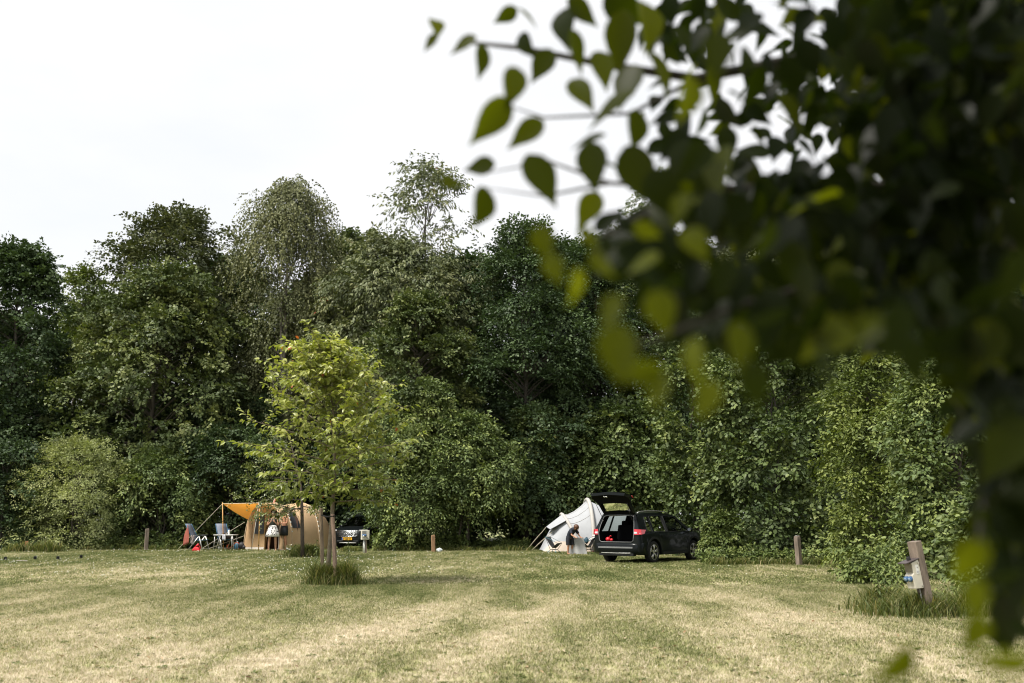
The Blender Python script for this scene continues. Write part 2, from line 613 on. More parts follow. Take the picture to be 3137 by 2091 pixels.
def lawn(name, label, cells, protos, sxy, seed):
    """grass blades over the field: square-metre tiles set edge to edge, each turned at random"""
    rng = np.random.default_rng(seed)
    me = bpy.data.meshes.new(name)
    me.from_pydata([(x, y, 0.0) for x, y in cells], [], [])
    me.attributes.new('turn', 'FLOAT_VECTOR', 'POINT').data.foreach_set('vector', np.stack([np.zeros(len(cells)), np.zeros(len(cells)), rng.integers(0, 4, len(cells)) * math.pi / 2], 1).astype(np.float32).ravel())
    me.attributes.new('pick', 'INT', 'POINT').data.foreach_set('value', rng.integers(0, len(protos), len(cells)).astype(np.int32))
    me.materials.append(protos[0].data.materials[0])
    o = bpy.data.objects.new(name, me)
    col.objects.link(o)
    tag(o, label, 'grass', kind='stuff')
    ng = bpy.data.node_groups.new(name + '_nodes', 'GeometryNodeTree')
    ng.interface.new_socket('Geometry', in_out='INPUT', socket_type='NodeSocketGeometry')
    ng.interface.new_socket('Geometry', in_out='OUTPUT', socket_type='NodeSocketGeometry')
    N, K = ng.nodes.new, ng.links.new
    gi, go = N('NodeGroupInput'), N('NodeGroupOutput')
    gti = N('GeometryNodeGeometryToInstance')
    for pr in protos:
        oi = N('GeometryNodeObjectInfo')
        oi.inputs['Object'].default_value = pr
        K(oi.outputs['Geometry'], gti.inputs[0])
    ip = N('GeometryNodeInstanceOnPoints')
    ip.inputs['Pick Instance'].default_value = True
    ip.inputs['Scale'].default_value = (sxy, sxy, 1.0)
    for an, dt, sk in (('turn', 'FLOAT_VECTOR', 'Rotation'), ('pick', 'INT', 'Instance Index')):
        na = N('GeometryNodeInputNamedAttribute')
        na.data_type = dt
        na.inputs['Name'].default_value = an
        K([q for q in na.outputs if q.enabled and q.name == 'Attribute'][0], ip.inputs[sk])
    K(gi.outputs[0], ip.inputs['Points'])
    K(gti.outputs[0], ip.inputs['Instance'])
    K(ip.outputs['Instances'], go.inputs[0])
    o.modifiers.new('tiles', 'NODES').node_group = ng
    return o

bl = grass_material('mown_lawn_blades', True)
near_t = [lawn_tile('lawn_tile', 1 + i, 4200, .018, .048, .0055, bl) for i in range(3)]
far_t = [lawn_tile('lawn_tile', 11 + i, 1900, .022, .052, .010, bl) for i in range(3)]
lawn('lawn_grass', 'short mown grass blades of the field nearer the camera', [(x, y + .5) for y in range(8, 22) for x in range(-13, 14) if abs(x) < .54 * (y + 1) + 1.2], near_t, 1.0, 3)
lawn('lawn_grass', 'short mown grass blades of the far half of the field', [(x * 1.4, y) for y in np.arange(22.7, 47.6, 1.4) for x in range(-19, 20) if abs(x * 1.4) < .54 * y + 2], far_t, 1.4, 4)

# flat rosettes of plantain and dandelion, and dry leaf litter, in the mown grass
WEEDM = leafmat('lawn_weed_leaf', [(0.0, (0.060, 0.085, 0.022)), (0.6, (0.12, 0.15, 0.045)), (1.0, (0.20, 0.21, 0.08))], 0.2)
LITM = leafmat('dry_litter', [(0.0, (0.10, 0.055, 0.03)), (0.5, (0.30, 0.19, 0.10)), (1.0, (0.55, 0.45, 0.32))], 0.1)
rng = np.random.default_rng(77)
n = 900
yy = 8.5 + 24 * rng.uniform(0, 1, n) ** 1.3
xx = rng.uniform(-.56, .56, n) * yy
pt_ = np.stack([xx, yy, np.full(n, .012)], 1)
kk = 8
a_ = rng.uniform(0, 6.28, (n, kk))
P_ = np.repeat(pt_, kk, 0)
D_ = np.stack([np.cos(a_).ravel(), np.sin(a_).ravel(), rng.uniform(.1, .7, n * kk)], 1)
sz_ = (rng.uniform(.03, .075, n)[:, None] * rng.uniform(.7, 1.2, (n, kk))).ravel()
V, Q, k = leaves(P_, D_, np.array([0, 0, 1.]) + rng.normal(size=(n * kk, 3)) * .2, sz_, sz_ * .38, 6, .25, .35)
tag(np_mesh('lawn_weeds', V, Q, WEEDM, None, np.repeat(rng.uniform(0, 1, n * kk), k)), 'flat green weed rosettes dotted through the mown field', 'weeds', kind='stuff')
n = 1500
yy = 8.5 + 20 * rng.uniform(0, 1, n) ** 1.4
P_ = np.stack([rng.uniform(-.56, .56, n) * yy, yy, rng.uniform(.02, .045, n)], 1)
a_ = rng.uniform(0, 6.28, n)
D_ = np.stack([np.cos(a_), np.sin(a_), rng.normal(size=n) * .25], 1)
sz_ = rng.uniform(.02, .07, n)
V, Q, k = leaves(P_, D_, np.array([0, 0, 1.]) + rng.normal(size=(n, 3)) * .4, sz_, sz_ * rng.uniform(.12, .5, n), 6, .3, .3)
tag(np_mesh('grass_litter', V, Q, LITM, None, np.repeat(rng.uniform(0, 1, n), k)), 'dry clippings and dead leaves lying in the mown field', 'litter', kind='stuff')

# clover flowers: tiny white heads in loose drifts
rng = np.random.default_rng(12)
cl = []
for cx, cy, sx, sy, n in [(-14, 33, 5, 3, 240), (-6, 36, 5, 2, 160), (-13, 44, 5, 1.2, 150), (-4.5, 28, 2.2, 1.6, 120), (-9, 27, 4, 2, 90), (4, 38, 6, 2, 60), (8, 28, 5, 3, 40), (-10, 46, 3, .8, 60)]:
    cl.append(np.stack([rng.normal(cx, sx, n), rng.normal(cy, sy, n)], 1))
cl = np.concatenate(cl)
cl = cl[(cl[:, 1] < 46.5) & (np.abs(cl[:, 0]) < 24)]
mb = MB()
for x, y in cl:
    r_ = rng.uniform(0.010, 0.018)
    z0 = rng.uniform(0.045, 0.07)
    mb.ball((x, y, z0), (r_, r_, r_ * 0.85), 5, 3)
tag(mb.build('clover_flowers', mat('clover_white', (0.75, 0.74, 0.66), 0.8), fix=False), 'tiny white clover heads scattered over the mown field', 'flowers', kind='stuff')

# ---------------------------------------------------------------- leaf and bark materials
G = {}
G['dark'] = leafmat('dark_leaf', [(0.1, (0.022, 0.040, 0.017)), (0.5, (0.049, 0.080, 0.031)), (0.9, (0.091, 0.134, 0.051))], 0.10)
G['maple'] = leafmat('maple_leaf', [(0.1, (0.033, 0.050, 0.017)), (0.5, (0.092, 0.123, 0.041)), (0.95, (0.215, 0.235, 0.078))], 0.10)
G['olive'] = leafmat('olive_leaf', [(0.1, (0.031, 0.040, 0.015)), (0.5, (0.071, 0.086, 0.033)), (0.95, (0.149, 0.155, 0.060))], 0.10)
G['birch'] = leafmat('birch_leaf', [(0.1, (0.043, 0.052, 0.021)), (0.5, (0.106, 0.118, 0.046)), (0.95, (0.201, 0.203, 0.083))], 0.10)
G['cherry'] = leafmat('cherry_leaf', [(0.1, (0.043, 0.055, 0.024)), (0.5, (0.104, 0.126, 0.053)), (0.9, (0.209, 0.220, 0.100)), (0.985, (0.189, 0.176, 0.081)), (1.0, (0.30, 0.06, 0.03))], 0.10)
G['dogwood'] = leafmat('dogwood_leaf', [(0.1, (0.037, 0.061, 0.018)), (0.5, (0.106, 0.149, 0.049)), (0.95, (0.258, 0.302, 0.091))], 0.10)
G['willow'] = leafmat('willow_leaf', [(0.1, (0.154, 0.184, 0.072)), (0.5, (0.298, 0.334, 0.135)), (0.95, (0.479, 0.495, 0.216))], 0.15)
G['hazel'] = leafmat('hazel_leaf', [(0.1, (0.031, 0.046, 0.015)), (0.5, (0.088, 0.126, 0.040)), (0.9, (0.200, 0.239, 0.077)), (1.0, (0.270, 0.270, 0.068))], 0.10)
G['yellow'] = leafmat('yellow_green_leaf', [(0.1, (0.044, 0.067, 0.015)), (0.5, (0.125, 0.163, 0.040)), (0.95, (0.239, 0.273, 0.073))], 0.16)
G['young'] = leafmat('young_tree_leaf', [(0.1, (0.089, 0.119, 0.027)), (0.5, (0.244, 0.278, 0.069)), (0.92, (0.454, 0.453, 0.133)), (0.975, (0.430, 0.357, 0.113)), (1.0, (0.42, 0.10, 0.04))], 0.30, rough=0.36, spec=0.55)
G['haw'] = leafmat('small_tree_leaf', [(0.1, (0.060, 0.082, 0.025)), (0.5, (0.138, 0.167, 0.054)), (0.95, (0.251, 0.267, 0.106))], 0.18, rough=0.36, spec=0.55)
G['weed'] = leafmat('weed_leaf', [(0.1, (0.038, 0.058, 0.015)), (0.5, (0.101, 0.141, 0.038)), (0.95, (0.222, 0.254, 0.073))], 0.10)
BK = mat('grey_bark', (0.10, 0.085, 0.065), 0.85, var=0.4, scale=9, bump=0.6, bscale=30, stretch=(1, 1, 0.3))
BKB = mat('birch_bark', (0.16, 0.14, 0.12), 0.8, var=0.6, scale=7, bump=0.3, bscale=30, stretch=(1, 1, 0.5))
BKD = mat('dark_bark', (0.05, 0.042, 0.034), 0.85, var=0.35, scale=9, bump=0.5, bscale=30)

# ---------------------------------------------------------------- the wood behind the field
def tree_px(name, label, pxc, Y, top, base, halfw, lm, bm, seed, cat='tree', depth=0.85, **kw):
    p = at(pxc, 1600, Y)
    h = at(pxc, top, Y).z
    hb = max(0.1, at(pxc, base, Y).z)
    rx = halfw / ppm(Y)
    return make_tree(name, label, cat, (p.x, Y, 0), h, hb, rx, rx * depth, lm, bm, seed, **kw)

WOOD = 'trees of the wood behind the field'
T = {}
T['edge'] = tree_px('dark_tree', 'tall dark green tree cut off by the photo\'s left edge', 0, 51, 775, 1560, 190, G['dark'], BKD, 11, prof=prof_dome, core=.3, nl=115, ns=19, K=38, Lf=0.15, Wf=0.12, lobe=0.27, slen=0.9, group=WOOD, trunk_r=.22)
T['maple'] = tree_px('maple_tree', 'broad field maple with pale sunlit top behind the two shrubs', 445, 51.5, 855, 1580, 330, G['maple'], BK, 12, prof=prof_dome, core=.35, nl=150, ns=19, K=38, Lf=0.145, Wf=0.13, lobe=0.20, slen=0.85, group=WOOD, flat=0.45)
T['ragged'] = tree_px('ragged_tree', 'dark olive tree with ragged reaching branches behind the field maple', 490, 57, 680, 1350, 290, G['olive'], BKD, 13, prof=prof_dome, nl=120, ns=16, K=34, Lf=0.16, Wf=0.125, lobe=0.16, slen=1.2, group=WOOD, ragged=0.35, core=0.35, outward=1.2)
T['birch'] = tree_px('birch_tree', 'tall weeping birch with drooping olive twigs and pale trunk', 850, 54, 560, 1330, 150, G['birch'], BKB, 14, prof=prof_column, nl=95, ns=22, K=44, Lf=0.115, Wf=0.08, lobe=0.34, slen=1.5, group=WOOD, droop=1.15, leafdroop=1.0, flat=0.2, spread=30, trunks=2, trunk_r=.17, ragged=0.4, lat=.10)
T['cherry'] = tree_px('cherry_tree', 'wild cherry with sparse see-through top and bare branches against sky', 1300, 53, 520, 1150, 235, G['cherry'], BKD, 15, prof=prof_fan, nl=80, ns=7, K=30, Lf=0.18, Wf=0.08, lobe=0.15, slen=1.15, group=WOOD, leafdroop=0.9, ragged=0.35, core=0.05, spread=45, trunks=2, trunk_r=.15, lat=.2)
T['cherry_low'] = tree_px('cherry_tree', 'dense grey green wild cherry below the sparse see-through top', 1210, 51.5, 755, 1250, 290, G['cherry'], BKD, 16, prof=prof_dome, nl=95, ns=18, K=36, Lf=0.18, Wf=0.085, lobe=0.22, slen=1.05, group=WOOD, leafdroop=0.8, spread=45)
T['gapfill'] = tree_px('maple_tree', 'light green maple between the birch and the wild cherry', 1060, 58, 735, 1250, 170, G['maple'], BK, 17, prof=prof_dome, nl=60, ns=18, K=36, Lf=0.16, Wf=0.13, lobe=0.25, group=WOOD)
T['round'] = tree_px('maple_tree', 'rounded grey green maple right above the young staked tree', 1270, 47.5, 925, 1420, 165, G['maple'], BK, 18, prof=prof_dome, nl=75, ns=20, K=38, Lf=0.12, Wf=0.105, lobe=0.25, slen=0.75, group=WOOD)
T['hornbeam'] = tree_px('hornbeam_tree', 'dark hornbeam with layered boughs right of the wild cherry', 1610, 50, 710, 1600, 235, G['dark'], BKD, 19, prof=prof_dome, core=.4, nl=140, ns=19, K=38, Lf=0.135, Wf=0.09, lobe=0.21, slen=0.95, group=WOOD, flat=0.8, zc=0.6)
T['tall'] = tree_px('ash_tree', 'tall light green tree seen behind the blurred overhanging leaves', 2060, 60, 545, 1350, 190, G['maple'], BK, 20, prof=prof_oval, nl=80, ns=18, K=36, Lf=0.16, Wf=0.11, lobe=0.24, group=WOOD)
for key, px, Y, top, lab, rz in [
        ('hornbeam', 1830, 54, 700, 'dark tree behind the open tailgate of the black car', 1.3),
        ('ragged', 2330, 56, 690, 'dark tree behind the big hazel bush', 2.2),
        ('maple', 2690, 52, 720, 'dark broad tree behind the right hand hedge bushes', 0.7),
        ('hornbeam', 3080, 48, 640, 'dark tree in the corner behind the hanging leaves', 2.9)]:
    o = T[key]
    p = at(px, 1600, Y)
    h0 = max(c[2] for c in o.children[0].bound_box)
    s = at(px, top, Y).z / h0
    copy_tree(o, (p.x, Y, 0), lab, rz, (s * 1.05, s, s), WOOD)
T['pale'] = tree_px('maple_tree', 'small yellow green tree seen between the dark edge tree and the maple', 205, 57, 845, 1500, 95, G['yellow'], BK, 21, prof=prof_oval, nl=40, ns=16, K=34, Lf=0.15, Wf=0.11, lobe=0.34, group=WOOD)
# a second rank that closes the gaps of the wood
rr = random.Random(5)
for i, (px, top) in enumerate([(-60, 930), (270, 900), (650, 760), (960, 840), (1180, 800), (1440, 760), (1740, 720), (2060, 740), (2400, 700), (2760, 720), (3130, 700)]):
    Y = 63 + rr.uniform(-1.5, 3)
    key = ['hornbeam', 'maple', 'edge'][i % 3]
    o = T[key]
    p = at(px, 1600, Y)
    h0 = max(c[2] for c in o.children[0].bound_box)
    s = at(px, top, Y).z / h0
    copy_tree(o, (p.x, Y, 0), 'dark back rank tree ' + ['behind the tree at the left edge', 'behind the gap left of the field maple', 'behind the ragged olive tree', 'behind the weeping birch', 'behind the light green maple', 'behind the wild cherry', 'behind the dark hornbeam', 'behind the tall light green tree', 'behind the big hazel bush', 'behind the yellow green bush', 'in the far right corner'][i], rr.uniform(0, 6), (s * 1.6, s * 1.2, s), 'dark back rank of the wood')

# ---------------------------------------------------------------- shrubs and hedges along the field
HED = 'shrubs along the edge of the field'
S1 = tree_px('willow_shrub', 'pale silvery green shrub with arching twigs at the far corner', 225, 47.6, 1368, 1680, 178, G['willow'], BK, 31, 'shrub', prof=prof_dome, nl=80, ns=20, K=40, Lf=0.085, Wf=0.04, lobe=0.24, slen=0.7, group=HED, trunk_r=.04, trunks=3, ragged=0.4, outward=1.1)
S2 = tree_px('dogwood_shrub', 'mid green broad shrub behind the short post and folding chairs', 490, 48.6, 1395, 1690, 165, G['dogwood'], BK, 32, 'shrub', prof=prof_dome, nl=80, ns=18, K=34, Lf=0.13, Wf=0.07, lobe=0.24, slen=0.75, group=HED, trunk_r=.04, trunks=3, droop=.4)
tree_px('elder_shrub', 'dark shrub filling the gap behind the orange awning', 700, 49.5, 1330, 1690, 150, G['dark'], BKD, 33, 'shrub', prof=prof_hedge, nl=60, ns=18, K=34, Lf=0.13, Wf=0.08, lobe=0.26, slen=0.75, group=HED, trunk_r=.04)
tree_px('elder_shrub', 'dark shrub at the photo\'s left edge behind the tall grass', 10, 47, 1380, 1690, 120, G['dark'], BKD, 34, 'shrub', prof=prof_hedge, nl=50, ns=18, K=34, Lf=0.13, Wf=0.08, lobe=0.3, slen=0.75, group=HED, trunk_r=.04)
tree_px('dogwood_shrub', 'tall light green bush right behind the young staked tree', 1275, 46.2, 1185, 1630, 170, G['dogwood'], BK, 35, 'shrub', prof=prof_dome, nl=110, ns=20, K=34, Lf=0.125, Wf=0.065, lobe=0.22, slen=0.75, group=HED, trunk_r=.05, trunks=3, droop=.35)
tree_px('dogwood_shrub', 'bush of overhanging boughs behind the short leaning post', 1420, 46.3, 1290, 1570, 160, G['dogwood'], BK, 36, 'shrub', prof=prof_dome, nl=90, ns=18, K=32, Lf=0.13, Wf=0.07, lobe=0.22, slen=0.8, group=HED, trunk_r=.05, trunks=3, droop=.4)
tree_px('hazel_bush', 'hazel bush with overhanging boughs above the grey tent', 1650, 50.5, 1270, 1560, 180, G['hazel'], BKD, 37, 'shrub', prof=prof_dome, nl=95, ns=16, K=24, Lf=0.16, Wf=0.13, lobe=0.22, slen=0.85, group=HED, trunk_r=.05, trunks=3, droop=.35, kind=6, flat=.65)
tree_px('hazel_bush', 'hazel bush behind the raised tailgate of the black car', 1920, 50.0, 1250, 1580, 170, G['hazel'], BKD, 38, 'shrub', prof=prof_dome, nl=95, ns=16, K=24, Lf=0.16, Wf=0.13, lobe=0.22, slen=0.85, group=HED, trunk_r=.05, trunks=3, droop=.35, kind=6, flat=.65)
tree_px('hazel_bush', 'big hazel bush with large round leaves before the marker post', 2375, 34.6, 1010, 1735, 215, G['hazel'], BKD, 39, 'shrub', prof=prof_hedge, nl=110, ns=17, K=20, Lf=0.125, Wf=0.11, lobe=0.24, slen=0.65, group=HED, trunk_r=.05, trunks=3, droop=.3, kind=6, depth=0.75, flat=.4)
tree_px('hazel_bush', 'pale sunlit hazel bush rising behind the bonnet of the black car', 2150, 39.5, 985, 1690, 150, G['hazel'], BKD, 44, 'shrub', prof=prof_hedge, nl=80, ns=17, K=20, Lf=0.13, Wf=0.115, lobe=0.27, slen=0.65, group=HED, trunk_r=.05, trunks=3, droop=.3, kind=6, depth=0.8, flat=.4)
tree_px('dogwood_shrub', 'yellow green sunlit bush right of the big hazel', 2700, 29.5, 1070, 1755, 180, G['yellow'], BK, 40, 'shrub', prof=prof_dome, nl=110, ns=18, K=24, Lf=0.10, Wf=0.055, lobe=0.21, slen=0.6, group=HED, trunk_r=.05, trunks=3, droop=.25, kind=6, depth=0.7)
tree_px('dogwood_shrub', 'green bush behind the leaning socket post', 2960, 24.5, 1120, 1800, 260, G['dogwood'], BK, 41, 'shrub', prof=prof_dome, nl=110, ns=18, K=24, Lf=0.10, Wf=0.06, lobe=0.21, slen=0.55, group=HED, trunk_r=.05, trunks=3, droop=.25, kind=6, depth=0.6)
tree_px('hazel_bush', 'dark bush at the photo\'s right edge below the hanging leaves', 3110, 18.5, 1500, 1880, 190, G['hazel'], BKD, 42, 'shrub', prof=prof_dome, nl=70, ns=16, K=22, Lf=0.095, Wf=0.07, lobe=0.26, slen=0.45, group=HED, trunk_r=.03, trunks=3, kind=6, depth=0.9)
tree_px('bramble_bush', 'low leafy bramble hiding the front wheel of the black car', 2212, 33.6, 1590, 1735, 50, G['weed'], BKD, 43, 'shrub', prof=prof_dome, nl=45, ns=16, K=22, Lf=0.10, Wf=0.045, lobe=0.34, slen=0.35, trunk_r=.02, kind=6, depth=0.8, leafdroop=.5)

# dark understory below the crowns, behind the shrubs
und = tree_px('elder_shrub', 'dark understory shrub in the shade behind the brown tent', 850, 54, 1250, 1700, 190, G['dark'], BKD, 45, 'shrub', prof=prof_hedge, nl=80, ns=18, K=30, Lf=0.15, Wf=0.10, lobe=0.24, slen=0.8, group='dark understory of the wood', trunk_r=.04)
rr = random.Random(8)
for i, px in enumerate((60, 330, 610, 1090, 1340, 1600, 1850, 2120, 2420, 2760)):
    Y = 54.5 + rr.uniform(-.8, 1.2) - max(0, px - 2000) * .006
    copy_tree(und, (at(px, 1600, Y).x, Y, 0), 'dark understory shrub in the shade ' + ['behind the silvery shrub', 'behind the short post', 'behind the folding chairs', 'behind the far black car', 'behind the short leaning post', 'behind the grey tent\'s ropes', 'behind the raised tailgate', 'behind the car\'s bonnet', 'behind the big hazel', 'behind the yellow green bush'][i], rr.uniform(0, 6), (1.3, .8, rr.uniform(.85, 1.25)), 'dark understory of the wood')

# undergrowth at the foot of the wood: one uncountable mass
def undergrowth(name, label, spots, seed, lm, Lf, Wf, K=16, slen=0.35, kind=4):
    rng = np.random.default_rng(seed)
    O, U, T_ = [], [], []
    for px0, px1, py, dy, h, n in spots:
        for i in range(n):
            p = gp(rng.uniform(px0, px1), py)
            q = np.array([p.x, p.y + rng.uniform(0, dy), 0])
            tn = rng.uniform()
            hh = h * rng.uniform(0.35, 1.0)
            m_ = 7
            zz = rng.uniform(0.05, 1, m_) * hh
            O.append(q + np.stack([rng.normal(size=m_) * .12, rng.normal(size=m_) * .12, zz], 1))
            U.append(nrm(rng.normal(size=(m_, 3)) * np.array([1, 1, .4]) + np.array([0, -.4, .35])))
            T_.append(np.full(m_, tn))
    O, U, T_ = map(np.concatenate, (O, U, T_))
    V, Q, tone, d, ln = sprays(rng, O, U, T_, slen, K, Lf, Wf, kind=kind, leafdroop=.35)
    V[:, 2] = np.maximum(V[:, 2], 0.01)
    return tag(np_mesh(name, V, Q, lm, None, tone), label, 'undergrowth', kind='stuff')
undergrowth('undergrowth', 'low nettles and leafy weeds along the foot of the far shrubs',
            [(60, 540, 1683, 1.2, 0.6, 190), (545, 760, 1676, 2.0, 1.0, 90), (1150, 1420, 1686, 1.0, 0.7, 130), (1420, 1620, 1684, 1.0, .45, 70), (1560, 1900, 1676, 2, 1.1, 120)], 51, G['weed'], 0.13, 0.06)
undergrowth('undergrowth', 'leafy weeds at the foot of the big hazel bush',
            [(2180, 2700, 1728, 0.8, 0.40, 170), (2640, 2760, 1790, 0.9, 0.75, 60)], 52, G['weed'], 0.10, 0.055, kind=6)

# tall unmown grass
def tall_grass(name, label, blobs, seed, h0, h1, m, w_=0.008, cat='grass'):
    rng = np.random.default_rng(seed)
    P, Hh = [], []
    for x, y, rx, ry, n, hs in blobs:
        a, r_ = rng.uniform(0, 2 * np.pi, n), np.minimum(np.abs(rng.normal(0, .52, n)), 1.5)
        P.append(np.stack([x + np.cos(a) * r_ * rx, y + np.sin(a) * r_ * ry, np.full(n, -0.01)], 1))
        Hh.append(rng.uniform(h0, h1, n) * hs * np.clip(1.12 - 0.5 * r_ ** 2, .3, 1.2))
    P, Hh = np.concatenate(P), np.concatenate(Hh)
    n = len(P)
    b = rng.uniform(0, 2 * np.pi, n)
    dr = np.stack([np.cos(b), np.sin(b), np.zeros(n)], 1)
    sd_ = np.stack([-np.sin(b + rng.normal(size=n) * .7), np.cos(b + rng.normal(size=n) * .7), np.zeros(n)], 1) * w_ * rng.uniform(.6, 1.4, (n, 1))
    ln = (rng.uniform(0.15, 0.85, n) * Hh)[:, None]
    up = np.array([0, 0, 1.0])
    H_ = Hh[:, None]
    rows = []
    for t, wf in ((0, 1), (0.4, .95), (0.75, .7), (1.0, .08)):
        c = P + dr * ln * t ** 2 + up * H_ * (t - 0.18 * t ** 3)
        rows += [c - sd_ * wf, c + sd_ * wf]
    V = np.stack(rows, 1)
    q = np.array([[0, 1, 3, 2], [2, 3, 5, 4], [4, 5, 7, 6]])
    Q = (q[None] + (np.arange(n) * 8)[:, None, None]).reshape(-1, 4)
    tone = np.repeat(np.clip(rng.uniform(0, 1, n), 0, 1), 8)
    return tag(np_mesh(name, V.reshape(-1, 3), Q, m, None, tone), label, cat, kind='stuff')
TG = leafmat('tall_grass_blade', [(0.05, (0.060, 0.085, 0.020)), (0.55, (0.115, 0.145, 0.038)), (0.85, (0.20, 0.20, 0.075)), (1.0, (0.40, 0.33, 0.17))], 0.35, tmul=(1.3, 1.3, .7))
yt = gp(1012, 1792)
st = gp(930, 1706)
pd = gp(2850, 1889)
tall_grass('tall_grass', 'tuft of long unmown grass round the staked young tree', [(yt.x + .05, yt.y + .05, .62, .45, 2300, 1.0), (yt.x + .35, yt.y, .35, .3, 700, 1.25), (yt.x - .3, yt.y + .1, .3, .3, 500, 1.15)], 61, .18, .55, TG, .006)
tall_grass('tall_grass', 'long grass with white daisies under the small dark trunk', [(st.x + .1, st.y, .85, .8, 2000, 1.0), (st.x - .55, st.y + 1.2, .5, .5, 600, .9)], 62, .2, .6, TG, .009)
tall_grass('tall_grass', 'long grass round the leaning socket post', [(pd.x - .15, pd.y + .05, .9, .5, 3200, .95), (pd.x + 1.1, pd.y + .35, 1.2, .7, 3600, 1.15), (pd.x - .35, pd.y + .9, .6, .5, 1200, 1.1)], 63, .12, .46, TG, .006)
blobs = []
rng = np.random.default_rng(64)
for px0, px1, py, n in [(20, 170, 1691, 26), (170, 540, 1685, 24), (1040, 1100, 1690, 14), (1120, 1640, 1688, 60), (2180, 2720, 1731, 70)]:
    for i in range(n):
        p = gp(rng.uniform(px0, px1), py)
        blobs.append((p.x, p.y + rng.uniform(0, .6), .35, .3, 70, rng.uniform(.5, 1.0) * (1.2 if px1 == 170 else .6)))
tall_grass('tall_grass', 'fringe of longer grass along the foot of the shrubs', blobs, 65, .2, .6, TG, .010)

# ================================================================ OBJECTS
# common materials
M_ALU = mat('brushed_aluminium', (0.62, 0.62, 0.60), 0.4, 0.7, var=0.05)
M_WHITE = mat('white_plastic', (0.72, 0.72, 0.69), 0.5, var=0.06)
M_BLACK = mat('black_plastic', (0.02, 0.02, 0.022), 0.5, var=0.1)
M_ROPE = mat('cream_rope', (0.62, 0.56, 0.44), 0.8)
M_STEELP = mat('wood_coloured_pole', (0.55, 0.30, 0.09), 0.45, var=0.15)
M_POST = mat('weathered_post_wood', (0.185, 0.145, 0.115), 0.85, var=0.45, scale=14, bump=0.7, bscale=40, stretch=(1, 1, 0.15))
M_SKIN = mat('skin', (0.50, 0.27, 0.175), 0.5, var=0.06, spec=0.4)
M_SKIN2 = mat('skin_tanned', (0.44, 0.215, 0.125), 0.5, var=0.06, spec=0.4)
M_RED = mat('red_plastic', (0.60, 0.015, 0.025), 0.4, var=0.08)

